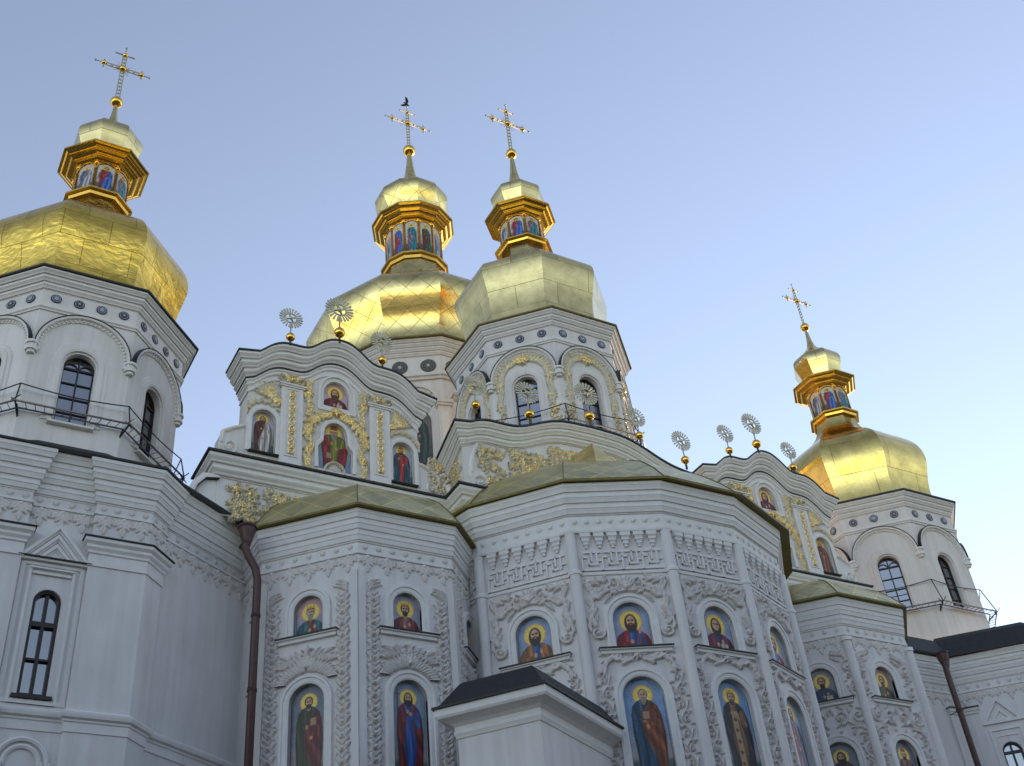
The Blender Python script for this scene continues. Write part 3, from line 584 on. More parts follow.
# ------------------------------------------------------------------ octagonal drum with its gilded dome
def drum(tw, ctr, Rw, dz, zbase, meds, gilded, wallm, eaveR, dome, dm, hood_faces, wf, med_r=0.2, zwb=24.1):
    ap = Rw*math.cos(math.pi/8); hw = Rw*math.sin(math.pi/8); mb = MB(); Z = lambda z: z+dz
    for k in range(8):
        F = ff(ctr, 45*k, ap); holes = [arch(0, Z(zwb), 1.02, Z(27.0))]
        wallface(mb, F, [(-hw, zbase), (hw, zbase), (hw, Z(29.5)), (-hw, Z(29.5))], holes, wallm, 0.36)
    o = mb.build('drum', tw)
    for k in wf: arched_window(o, ff(ctr, 45*k, ap), 0, Z(zwb), 1.02, Z(27.0), -0.30, 4, 0.045, tracery=not gilded)
    for k in hood_faces:
        m = MB(); F = ff(ctr, 45*k, ap); A = arch(0, Z(zwb), 1.02+0.10, Z(27.05))
        fsweep(m, F, A, [(-0.02, 0), (-0.02, 0.07), (-0.10, 0.09), (-0.20, 0.09), (-0.22, 0.05), (-0.34, 0.05), (-0.38, 0.0)], wallm)
        fbox(m, F, -0.72, 0.72, Z(zwb-0.13), Z(zwb-0.06), -0.05, 0.20, TRIM)
        m.build('window_surround', o)
    for k in hood_faces:
        m = MB(); md = MB(); F = ff(ctr, 45*k, ap); rr = hw-0.12
        A = [(-rr, Z(26.75))]+[(-rr*math.cos(math.pi*i/22), Z(26.95)+(28.42-26.95)*math.sin(math.pi*i/22)) for i in range(23)]+[(rr, Z(26.75))]
        fsweep(m, F, A, [(0.12, 0.0), (0.12, 0.05), (0.02, 0.06), (0.0, 0.16), (-0.07, 0.18), (-0.07, 0.14), (-0.10, 0.0)], TRIM)
        fsweep(md, F, A[1:-1], [(-0.075, 0.0), (-0.075, 0.20), (-0.11, 0.20), (-0.115, 0.0)], FLASH)
        for i in range(1, 30):
            a = math.pi*i/30; u = -(rr-0.07)*math.cos(a); v = Z(26.95)+(28.42-26.95-0.07)*math.sin(a); ball(m, F.p(u, v, 0.065), 0.045, TRIM, 6, 4)
        m.build('hood_mould', o); md.build('lead_flashing', o)
    for k in range(8):
        m = MB(); a = R_(45*k+22.5)
        P = octa(ctr, Rw, 8); c = P[k]
        x, y = ctr[0]+(Rw+0.02)*math.sin(a), ctr[1]-(Rw+0.02)*math.cos(a)
        for (r, z0, z1) in ((0.13, 26.55, 26.66), (0.20, 26.66, 26.76), (0.16, 26.76, 26.92), (0.22, 26.92, 27.02)):
            tube(m, [(x, y, Z(z0)), (x, y, Z(z1))], r, TRIM, 8, smooth=False)
        m.build('corbel', o)
    P = octa(ctr, Rw, 8); m = MB(); f = (eaveR-Rw)*math.cos(math.pi/8)
    sweep(m, P, [(a, b+Z(28.5)) for a, b in [(0, 0), (0.05, 0), (0.05, 0.05), (0.10, 0.10), (0.10, 0.17), (0.06, 0.17), (0.06, 0.21), (0, 0.22)]], TRIM, closed=True, z=0)
    sweep(m, P, cprof(f-0.06, 0.68, 3, 1.1, 0.02, Z(29.40)), TRIM, closed=True, z=0); m.build('cornice', o)
    m = MB(); sweep(m, P, [(0, Z(30.08)), (f, Z(30.08)), (f+0.02, Z(30.08)), (f+0.02, Z(30.15)), (-0.3, Z(30.33))], FLASH if not gilded else SOFFIT, closed=True, z=0); m.build('eave', o)
    for k in hood_faces:
        F = ff(ctr, 45*k, ap); us = [-1.14, -0.38, 0.38, 1.14] if meds == 4 else [-1.0, 0.0, 1.0]
        for i, u in enumerate(us): medallion(o, F, u, Z(29.09), med_r, (i+k) % 2 if not gilded else (i*2+k) % 2)
    if gilded:
        for k in hood_faces:
            F = ff(ctr, 45*k, ap); mr = MB(); r = Rel(-hw+0.1, hw-0.1, Z(24.2), Z(28.45), 0.026)
            arc_ = lambda ra, a0, a1: [(-ra*math.cos(a0+(a1-a0)*i/12), Z(26.9)+ra*0.98*math.sin(a0+(a1-a0)*i/12)) for i in range(13)]
            for a0, a1 in ((math.pi/2-0.15, 0.0), (math.pi/2+0.15, math.pi)):
                acanth(r, arc_(1.14, a0, a1), 0.34, 0.17, 0.13, step=0.17, lean=0.9); acanth(r, arc_(1.0, a0, a1), 0.22, 0.12, 0.12, step=0.14, stem=0)
            r.shell(0, Z(27.72), 0.55, 0.16, 0.3, math.pi-0.3, 7); r.rosette(0, Z(27.75), 0.2, 6, 0.17)
            for s in (-1, 1): acanth(r, [(s*1.12, Z(26.9)), (s*1.06, Z(26.4)), (s*1.16, Z(25.9)), (s*1.08, Z(25.4))], 0.28, 0.15, 0.12, step=0.15); r.rosette(s*1.12, Z(26.6), 0.22, 7, 0.13); r.rosette(s*1.12, Z(25.65), 0.26, 8, 0.12)
            r.mesh(mr, F, CREAM, GILT, 0.42, clip=lambda U, V: np.where(V > Z(26.55), (np.hypot(U, V-Z(26.55)) > 0.90) & (np.hypot(U, (V-Z(26.95))*0.98) < 1.33), (np.abs(U) > 0.88) & (np.abs(U) < hw-0.14)))
            for s in (-1, 1): rel_bouquet(mr, F, min(s*0.90, s*(hw-0.08)), max(s*0.90, s*(hw-0.08)), Z(24.35), Z(25.2), CREAM, GILT, seed=k+5+s, h=0.10, sym=False, dens=4)
            mr.build('gilded_relief', o)
    m = MB(); lathe(m, ctr, dome, dm, 8); m.build('dome', tw)
    return o

def walkway(parent, ctr, Rl, zl, Ru, zu, faces, brackets=True):
    mb = MB(); A = [45*f for f in faces]
    pts = [(ctr[0]+Rl*math.sin(R_(a)), ctr[1]-Rl*math.cos(R_(a)), zl) for a in A]
    pin = [(ctr[0]+(Rl-0.35)*math.sin(R_(a)), ctr[1]-(Rl-0.35)*math.cos(R_(a)), zl-0.03) for a in A]
    for q in range(len(pts)-1):
        tube(mb, [pts[q], pts[q+1]], 0.035, STEEL, 6); tube(mb, [pin[q], pin[q+1]], 0.03, STEEL, 6)
        n = 12
        for i in range(n): t = i/n; p = Vector(pts[q]).lerp(Vector(pts[q+1]), t); p2 = Vector(pin[q]).lerp(Vector(pin[q+1]), t); tube(mb, [p, p2], 0.012, DARKST, 4)
        k = 10; U = [(ctr[0]+Ru*math.sin(R_(a)), ctr[1]-Ru*math.cos(R_(a)), zu) for a in A]
        tube(mb, [Vector(U[q]).lerp(Vector(U[q+1]), i/k)-Vector((0, 0, 0.12*math.sin(math.pi*i/k))) for i in range(k+1)], 0.022, DARKST, 5)
    for q, a in enumerate(A):
        p = Vector(pts[q]); u = Vector((ctr[0]+Ru*math.sin(R_(a)), ctr[1]-Ru*math.cos(R_(a)), zu)); i_ = Vector((ctr[0]+(Rl-0.5)*math.sin(R_(a)), ctr[1]-(Rl-0.5)*math.cos(R_(a)), zl-0.3))
        tube(mb, [p, u], 0.025, DARKST, 5); tube(mb, [p, i_], 0.03, DARKST, 5); tube(mb, [Vector(pin[q]), i_], 0.025, DARKST, 5)
        for s in (-0.12, 0.12): tube(mb, [p+Vector((s, s, -0.10)), p+Vector((-s, s, 0.16))], 0.02, DARKST, 4)
    return mb.build('walkway_railing', parent)

# ------------------------------------------------------------------ ground
mb = MB(); S = 1500
mb.add([(-S, -S, 0), (S, -S, 0), (S, S, 0), (-S, S, 0)], [[0, 1, 2, 3]], PAVE); g = mb.build('ground'); g['kind'] = 'structure'; g['label'] = 'stone paved ground round the church'

GLASS.node_tree.nodes['Principled BSDF'].inputs['IOR'].default_value = 2.3
LEAF = mat('dark_foliage', (0.045, 0.07, 0.03), 0.9, var=0.4, vscale=0.8)
rd = np.random.RandomState(3); mb = MB(); V = []; Fc = []
for i in range(20000):           # unseen trees added behind the camera to darken the lower walls
    cx_ = rd.uniform(-55, 75); hgt = 23+3*math.sin(cx_*0.31)+2*math.sin(cx_*0.83+1); z = hgt*rd.uniform(0.08, 1)**0.8; y = -19-6*rd.rand()-0.02*abs(cx_-10)**1.2+rd.randn()*0.8
    a = rd.uniform(0, 6.28); t = rd.uniform(-0.8, 0.8); L = rd.uniform(0.5, 1.1); ux, uy = math.cos(a)*L, math.sin(a)*L; b = len(V)
    V += [(cx_-ux, y-uy, z), (cx_+t, y+t*0.3, z-L*0.8), (cx_+ux, y+uy, z+t*0.4), (cx_-t, y-t, z+L*0.8)]; Fc.append([b, b+1, b+2, b+3])
mb.add(V, Fc, LEAF)
for i in range(26): x = -55+i*5+rd.uniform(-1, 1); tube(mb, [(x, -22, 0), (x+0.3, -22.2, 6), (x+0.1, -22, 11)], 0.35, WOOD, 8, r2=0.12)
wd_ = mb.build('shade_trees'); wd_['kind'] = 'stuff'; wd_['label'] = 'unseen dark trees added opposite the church to shade its lower walls'

# ------------------------------------------------------------------ corner chapels
LT, RT, CF, CB = (3.71, 36.25), (44.28, 36.25), (24.0, 35.215), (24.0, 47.55)
T2 = math.tan(R_(22.5))
def rosette_row(mb, F, us, v, m=RELIEF, r=0.12, h=0.032):
    for u in us:
        R = Rel(u-r-0.03, u+r+0.03, v-r-0.03, v+r+0.03, 0.02); R.rosette(u, v, r, 7, h); R.mesh(mb, F, m)
def lambrequin(mb, F, us, v, wd, hh, m=RELIEF, h=0.05, small=True):
    for i, u in enumerate(us):
        R = Rel(u-wd*0.6, u+wd*0.6, v-hh-0.05, v+0.03, 0.022)
        R.shell(u, v-hh*0.10, hh*0.62, h, math.pi+0.35, 2*math.pi-0.35, 5)
        for s in (-1, 1):
            R.spiral(u+s*wd*0.27, v-hh*0.20, hh*0.17, 0, 1.1, hh*0.07, h, cw=s)
            R.leaf(u+s*wd*0.42, v-hh*0.04, -math.pi/2, hh*0.48, hh*0.17, h*0.8)
        R.leaf(u, v-hh*0.5, -math.pi/2, hh*0.5, hh*0.30, h); R.bump(u, v-hh*0.94, hh*0.06, h)
        R.mesh(mb, F, m)
def spread(a, b, step): n = max(1, int(round((b-a)/step))); return [a+(b-a)*(i+0.5)/n for i in range(n)]

# --- left chapel
ZL = 21.45; C = LT; yf = 30.4; hw = 2.423
t_left = thing('chapel', (C[0], C[1], 0), 'white corner chapel at the left with crumpled deep-gold dome, nearest to the camera', 'chapel', 'domed corner chapels')
d = 0.15; x0, x1 = C[0]-hw, C[0]+hw; s45 = math.sqrt(0.5)
def P45(u, off): return (x1+(u)*s45+off*s45, yf+(u)*s45-off*s45)      # u from the front corner along the oblique wall
c1 = (x1+d*T2, yf-d)
pathL = [(x0-6*s45-0, yf+6*s45), (x0-0.75*s45, yf+0.75*s45), (x0-0.75*s45-d*s45, yf+0.75*s45-d*s45), (x0-d*T2, yf-d), (C[0]-0.88, yf-d), (C[0]-0.88, yf), (C[0]+0.88, yf), (C[0]+0.88, yf-d), c1, P45(0.78, d), P45(0.78, 0), (9.98, 33.05)]
mb = MB()
for i in range(len(pathL)-1):
    P, Q = pathL[i], pathL[i+1]; L = math.hypot(Q[0]-P[0], Q[1]-P[1]); F = fseg(P, Q)
    holes = [arch(0, 14.2, 0.74, 17.22)] if i == 5 and abs(L-1.76) < 0.02 else []
    wallface(mb, F, [(-L/2, 0), (L/2, 0), (L/2, ZL-0.2), (-L/2, ZL-0.2)], holes, WHITE, 0.32)
wl = mb.build('wall', t_left)
F = fseg((C[0]-0.88, yf), (C[0]+0.88, yf))
# window with thick dark frame
m = MB(); A = arch(0, 14.2, 0.74, 17.22); fillpoly(m, F, A, -0.22, GLASS); wdw = m.build('window', wl)
m = MB(); fsweep(m, F, A, [(0, -0.24), (0, -0.10), (0.085, -0.10), (0.085, -0.24)], WOOD, closed=True)
fbox(m, F, -0.045, 0.045, 14.25, 17.1, -0.21, -0.115, WOOD)
fbox(m, F, -0.34, 0.34, 16.16, 16.30, -0.21, -0.105, WOOD)
fbox(m, F, -0.34, 0.34, 15.20, 15.26, -0.21, -0.12, WOOD)
fbox(m, F, -0.50, 0.50, 14.08, 14.18, -0.2, 0.10, WOOD); m.build('window_frame', wdw)
m = MB()
for (w0, w1, vt) in ((0.54, 0.62, 17.85), (0.72, 0.84, 18.0)):
    fsweep(m, F, [(-w1, 13.95), (-w1, vt), (w1, vt), (w1, 13.95)], [(0, 0), (0, 0.05 if w0 < 0.6 else 0.03), (w1-w0, 0.06 if w0 < 0.6 else 0.04), (w1-w0, 0)], TRIM, closed=True)
for k, (v, w0) in enumerate(((17.78, 0.6), (17.62, 0.5), (17.90, 0.72))): fbox(m, F, -w0, w0, v, v+0.05, 0, 0.09-0.02*k, TRIM)
fbox(m, F, -0.95, 0.95, 18.0, 18.07, 0, 0.14, TRIM)
for k in range(3):
    s = 1-k*0.27; b = 18.12+k*0.02; top = 18.12+1.08*s
    fsweep(m, F, [(-0.92*s, b), (0, top), (0.92*s, b)], [(0, 0), (0, 0.13-0.03*k), (0.09, 0.13-0.03*k), (0.10, 0.08-0.025*k), (0.15, 0.07-0.025*k), (0.15, 0)], TRIM)
m.build('window_surround', wl)
m = MB(); fbox(m, F, -0.97, 0.97, 18.07, 18.10, 0, 0.20, FLASH); m.build('lead_flashing', wl)
# blind arch below the string course
for r, o_ in ((0.62, 0.07), (0.44, 0.05)):
    m = MB(); fsweep(m, F, [(-r-0.05, 12.25), (-r-0.05, 12.42)]+[(-r*math.cos(math.pi*i/14), 12.42+r*math.sin(math.pi*i/14)) for i in range(15)]+[(r+0.05, 12.42), (r+0.05, 12.25)], [(0.06, 0), (0.06, o_), (0, o_+0.03), (-0.05, o_), (-0.05, 0)], TRIM); m.build('blind_arch', wl)
m = MB(); sweep(m, pathL, [(0, 13.28), (0.03, 13.28), (0.03, 13.52), (0.06, 13.55), (0.06, 13.60), (0.13, 13.64), (0.15, 13.72), (0.15, 13.78), (0.04, 13.84), (0, 13.88)], TRIM, z=0); m.build('string_course', wl)
# pilaster capitals
capp = [(0, 18.05), (0.04, 18.05), (0.04, 18.10), (0.02, 18.10), (0.02, 18.42), (0.06, 18.45), (0.06, 18.52), (0.12, 18.60), (0.12, 18.68), (0.20, 18.76), (0.20, 18.86), (0, 18.87)]
for pp in ([(C[0]+0.88, yf), (C[0]+0.88, yf-d), c1, P45(0.78, d), P45(0.78, 0)], [(x0-0.75*s45, yf+0.75*s45), (x0-0.75*s45-d*s45, yf+0.75*s45-d*s45), (x0-d*T2, yf-d), (C[0]-0.88, yf-d), (C[0]-0.88, yf)]):
    m = MB(); mf = MB(); sweep(m, pp, capp, TRIM, z=0); sweep(mf, pp, [(0, 18.87), (0.24, 18.87), (0.24, 18.91), (0, 18.93)], FLASH, z=0); m.build('pilaster_capital', wl); mf.build('lead_flashing', wl)
m = MB(); sweep(m, pathL, [(0, 19.72), (0.05, 19.72), (0.05, 19.78), (0.0, 19.80)], TRIM, z=0)
sweep(m, pathL, cprof(0.40, 1.33, 4, 1.1, 0.03, 20.08), TRIM, z=0); m.build('cornice', wl)
for i in range(len(pathL)-1):
    P, Q = pathL[i], pathL[i+1]; L = math.hypot(Q[0]-P[0], Q[1]-P[1])
    if L < 0.5: continue
    m = MB(); F2 = fseg(P, Q); rosette_row(m, F2, spread(-L/2, L/2, 0.45), 19.93); lambrequin(m, F2, spread(-L/2, L/2, 0.60), 19.70, 0.58, 0.62); m.build('stucco_frieze', wl)
m = MB()
sp = [(C[0]-hw-6*s45, yf+6*s45), (x0, yf), (x1, yf), P45(0.78, 0), (9.98, 33.05)]
sweep(m, sp, [(0.35, ZL-0.03), (0.56, ZL-0.03), (0.60, ZL-0.03), (0.60, ZL+0.03), (0.1, ZL+0.22), (-2.6, ZL+0.9)], GREYROOF, z=0, mfun=lambda j: FLASH if j in (1, 2) else GREYROOF, caps=False)
m.build('roof', t_left)
m = MB(); F3 = ff(C, 0, 0); V = [(C[0]-1.7, yf-0.45, ZL+0.04), (C[0]+1.5, yf-0.45, ZL+0.04), (C[0]+1.0, yf+0.25, ZL+0.66), (C[0]-1.0, yf+0.25, ZL+0.66), (C[0]-1.7, yf+1.6, ZL+0.60), (C[0]+1.5, yf+1.6, ZL+0.60), (C[0]+0.9, yf+1.7, ZL+1.0), (C[0]-0.9, yf+1.7, ZL+1.0)]
m.add(V, [[0, 1, 2, 3], [0, 3, 7, 4], [1, 5, 6, 2], [3, 2, 6, 7]], BLACKROOF); m.build('black_roof', t_left)
DOME_LT = [(3.80, 30.15), (3.70, 30.7), (3.68, 31.3), (3.80, 32.0), (3.97, 32.65), (4.04, 33.15), (3.95, 33.75), (3.65, 34.35), (3.12, 34.9), (2.45, 35.4), (1.85, 35.85), (1.45, 36.3), (1.22, 36.8), (1.13, 37.4)]
dl = drum(t_left, LT, 4.15, 0, 21.0, 4, False, WHITE, 4.66, DOME_LT, GOLD_L, (7, 0, 1, 2), (7, 0, 1, 2), med_r=0.18)
SM = [(1.14, 39.9), (1.14, 40.25), (1.27, 40.75), (1.42, 41.2), (1.45, 41.55), (1.28, 41.9), (0.85, 42.25), (0.46, 42.65), (0.24, 43.0), (0.13, 43.7), (0.08, 44.3)]
lantern(t_left, LT, 8, 1.42, 37.3, 37.65, 1.1, 39.35, 39.85, 1.82, SM, 44.5, 0.27, (6, 7, 0, 1, 2), GOLD_M)
cross(t_left, LT[0], LT[1], 44.75, 48.45, 1.22)
walkway(t_left, LT, 4.62, 24.3, 4.45, 25.1, [-1.5, -0.5, 0.5, 1.5, 2.5])

# --- right chapel
ZR = 20.6; C = RT
t_right = thing('chapel', (C[0], C[1], 0), 'white corner chapel at the far right with smooth bright dome and black skirt roof', 'chapel', 'domed corner chapels')
n45 = np.array((-s45, -s45)); t45 = np.array((s45, -s45)); Cn = np.array(C)
def PR(u, off=0): q = Cn+n45*(5.9+off)+t45*u; return (q[0], q[1])
pathR = [(36.6, 31.57), PR(0.72), PR(1.35), PR(1.35, 0), PR(4.57), (51.5, 28.85), (56.0, 33.3)]
pathR = [(36.6, 31.57), PR(0.72), PR(4.57), (51.5, 28.85), (56.0, 33.3)]
mb = MB()
for i in range(len(pathR)-1):
    P, Q = pathR[i], pathR[i+1]; L = math.hypot(Q[0]-P[0], Q[1]-P[1]); F = fseg(P, Q); hl = []
    if i == 1: uw = 2.25-(0.72+4.57)/2; hl = [arch(uw, 13.6, 0.78, 16.75)]
    wallface(mb, F, [(-L/2, 0), (L/2, 0), (L/2, ZR-0.2), (-L/2, ZR-0.2)], hl, WHITE, 0.32)
wr = mb.build('wall', t_right)
F = fseg(PR(0.72), PR(4.57)); arched_window(wr, F, uw, 13.6, 0.78, 16.75, -0.22, 2, 0.07)
m = MB()
fsweep(m, F, [(uw-0.66, 13.4), (uw-0.66, 17.35), (uw+0.66, 17.35), (uw+0.66, 13.4)], [(0, 0), (0, 0.05), (0.10, 0.06), (0.10, 0)], TRIM, closed=True)
fsweep(m, F, [(uw-0.45, 13.5), (uw-0.45, 17.05), (uw+0.45, 17.05), (uw+0.45, 13.5)], [(0, 0), (0, 0.03), (0.05, 0.04), (0.05, 0)], TRIM, closed=True)
for s in (1, 0.6): fsweep(m, F, [(uw-0.86*s, 17.55+(1-s)*0.1), (uw, 17.55+1.12*s), (uw+0.86*s, 17.55+(1-s)*0.1)], [(0, 0), (0, 0.10*s), (0.12, 0.10*s), (0.12, 0)], TRIM, closed=True)
m.build('window_surround', wr)
Fx = fseg(pathR[0], pathR[1]); Lx = math.hypot(pathR[1][0]-pathR[0][0], pathR[1][1]-pathR[0][1])
for FF, a, b in ((F, -1.925, -1.20), (F, 1.25, 1.925), (Fx, Lx/2-0.75, Lx/2)):
    m = MB(); mf = MB(); fbox(m, FF, a, b, 0.0, 18.1, 0, 0.08, WHITE); fbox(m, FF, a, b, 18.1, 18.22, 0, 0.14, TRIM); fbox(m, FF, a-0.02, b+0.03, 18.22, 18.34, 0, 0.20, TRIM); fbox(mf, FF, a-0.05, b+0.06, 18.342, 18.38, 0, 0.26, FLASH); m.build('pilaster', wr); mf.build('lead_flashing', wr)
m = MB(); sweep(m, pathR, [(0, 19.05), (0.05, 19.05), (0.05, 19.10), (0, 19.12)], TRIM, z=0); sweep(m, pathR, cprof(0.36, 1.12, 4, 1.1, 0.03, 19.42), TRIM, z=0); m.build('cornice', wr)
for i in (0, 1):
    m = MB(); P, Q = pathR[i], pathR[i+1]; L = math.hypot(Q[0]-P[0], Q[1]-P[1]); F2 = fseg(P, Q); rosette_row(m, F2, spread(-L/2, L/2, 0.45), 19.27); lambrequin(m, F2, spread(-L/2, L/2, 0.60), 19.03, 0.58, 0.58); m.build('stucco_frieze', wr)
m = MB(); sp = pathR
sweep(m, pathR[1:], [(0.30, ZR-0.04), (0.52, ZR-0.04), (0.54, ZR-0.04), (0.54, ZR+0.03), (-0.05, ZR+0.95), (-0.35, ZR+1.2), (-1.7, ZR+1.5)], BLACKROOF, z=0, caps=False)
sweep(m, [pathR[0], pathR[1]], [(0.30, ZR-0.04), (0.52, ZR-0.04), (0.54, ZR+0.03), (-0.05, ZR+0.95), (-0.5, ZR+1.25)], BLACKROOF, z=0, caps=False)
m.build('black_roof', t_right)
DOME_RT = [(3.80, 30.15), (3.70, 30.7), (3.68, 31.3), (3.80, 32.0), (3.97, 32.65), (4.04, 33.15), (3.95, 33.75), (3.65, 34.35), (3.12, 34.9), (2.45, 35.4), (1.85, 35.85), (1.45, 36.3), (1.22, 36.8), (1.13, 37.4)]
drum(t_right, RT, 4.15, 0, 20.8, 3, False, WHITE_W, 4.66, DOME_RT, GOLD_R, (5, 6, 7, 0, 1), (6, 7, 0, 1))
lantern(t_right, RT, 8, 1.42, 37.3, 37.65, 1.1, 39.35, 39.85, 1.82, SM, 44.5, 0.27, (5, 6, 7, 0, 1), GOLD_M)
cross(t_right, RT[0], RT[1], 44.75, 48.0, 1.08)
walkway(t_right, RT, 4.7, 24.0, 4.3, 25.3, [-2.5, -1.5, -0.5, 0.5, 1.5])

# ------------------------------------------------------------------ the church
church = thing('cathedral', (23.5, 36, 0), 'large white baroque church with polygonal apses, gilded reliefs, saint icons and two golden domes', 'church')
# body behind the gables
mb = MB()
sweep(mb, [(8.5, 70), (8.5, 33.05), (36.6, 33.05), (36.6, 70)], [(0, 0), (0, 24.6)], WHITE, z=0, closed=True)
body = mb.build('main_body', church)
m = MB(); V = [(8.52, 32.95, 24.6), (36.58, 32.95, 24.6), (36.58, 70.0, 24.6), (8.52, 70.0, 24.6), (17, 38, 27.2), (29, 38, 27.2), (29, 64, 27.2), (17, 64, 27.2)]
m.add(V, [[0, 1, 5, 4], [1, 2, 6, 5], [2, 3, 7, 6], [3, 0, 4, 7], [4, 5, 6, 7], [0, 1, 2, 3]], GREYROOF); m.build('roof', body)
# lower facade wall with its cornice
mb = MB(); WP = [(8.4, 33.2), (8.4, 31.7), (17.0, 31.7), (17.0, 30.6), (28.4, 30.6), (28.4, 31.7), (36.8, 31.7), (36.8, 33.2)]
WQ = [(9.99, 31.7)]+WP[2:]; sweep(mb, WQ, [(0, 0), (0, 20.9)], WHITE, z=0, caps=False); sweep(mb, WP, [(0, 21.34), (0, 23.45)], WHITE, z=0, caps=False); sweep(mb, WQ, [(0, 20.9), (0, 21.34)], WHITE, z=0, caps=False)
Fs = Fr((0, 31.72, 0), (1, 0, 0), (0, 0, 1), (0, -1, 0))
shoulder = [(8.45, 22.7), (8.0, 22.62), (7.75, 22.3), (7.62, 21.9), (7.3, 21.45), (7.2, 21.38), (7.1, 21.32), (8.45, 21.32)]
fillpoly(mb, Fs, shoulder, 0.0, WHITE)
fac = mb.build('facade_wall', church)
m = MB(); sweep(m, WP, cprof(0.42, 0.70, 2, 0.9, 0.05, 22.75), TRIM, z=0); 
fsweep(m, Fs, shoulder[:6], [(-0.02, 0), (-0.02, 0.12), (0.07, 0.12), (0.09, 0.08), (0.18, 0.07), (0.18, 0)], TRIM); m.build('lower_cornice', fac)
m = MB(); sweep(m, WP, [(0, 23.452), (0.50, 23.452), (0.50, 23.52), (0, 23.56)], FLASH, z=0); fsweep(m, Fs, shoulder[:6], [(-0.025, 0), (-0.025, 0.15), (-0.05, 0.15), (-0.05, 0)], FLASH); m.build('lead_flashing', fac)
FW = lambda y: Fr((0, y, 0), (1, 0, 0), (0, 0, 1), (0, -1, 0))
F = FW(31.7)
m = MB(); rel_bouquet(m, F, 8.75, 9.95, 21.1, 22.65, CREAM, GILT, seed=11, h=0.16, sym=False, dens=3.5); m.build('gilded_relief', fac)
m = MB(); rel_bouquet(m, F, 10.0, 11.9, 21.1, 22.65, CREAM, GILT, seed=3, h=0.16, dens=2.6); m.build('gilded_relief', fac)
m = MB(); rel_bouquet(m, F, 12.6, 14.6, 21.9, 22.65, CREAM, GILT, seed=9, h=0.12, dens=3.2); m.build('gilded_relief', fac)
m = MB(); rel_bouquet(m, F, 14.9, 16.7, 21.3, 22.65, CREAM, GILT, seed=13, h=0.14, dens=3.2); m.build('gilded_relief', fac)
m = MB(); rel_bouquet(m, F, 28.9, 30.6, 21.3, 22.65, CREAM, GILT, seed=14, h=0.14, dens=3.2); m.build('gilded_relief', fac)
m = MB(); rel_bouquet(m, F, 31.0, 35.8, 21.8, 22.65, CREAM, GILT, seed=15, h=0.12, dens=2.6); m.build('gilded_relief', fac)
m = MB(); rel_bouquet(m, FW(30.6), 17.2, 18.4, 21.9, 22.65, CREAM, GILT, seed=16, h=0.12, dens=3.2); m.build('gilded_relief', fac)

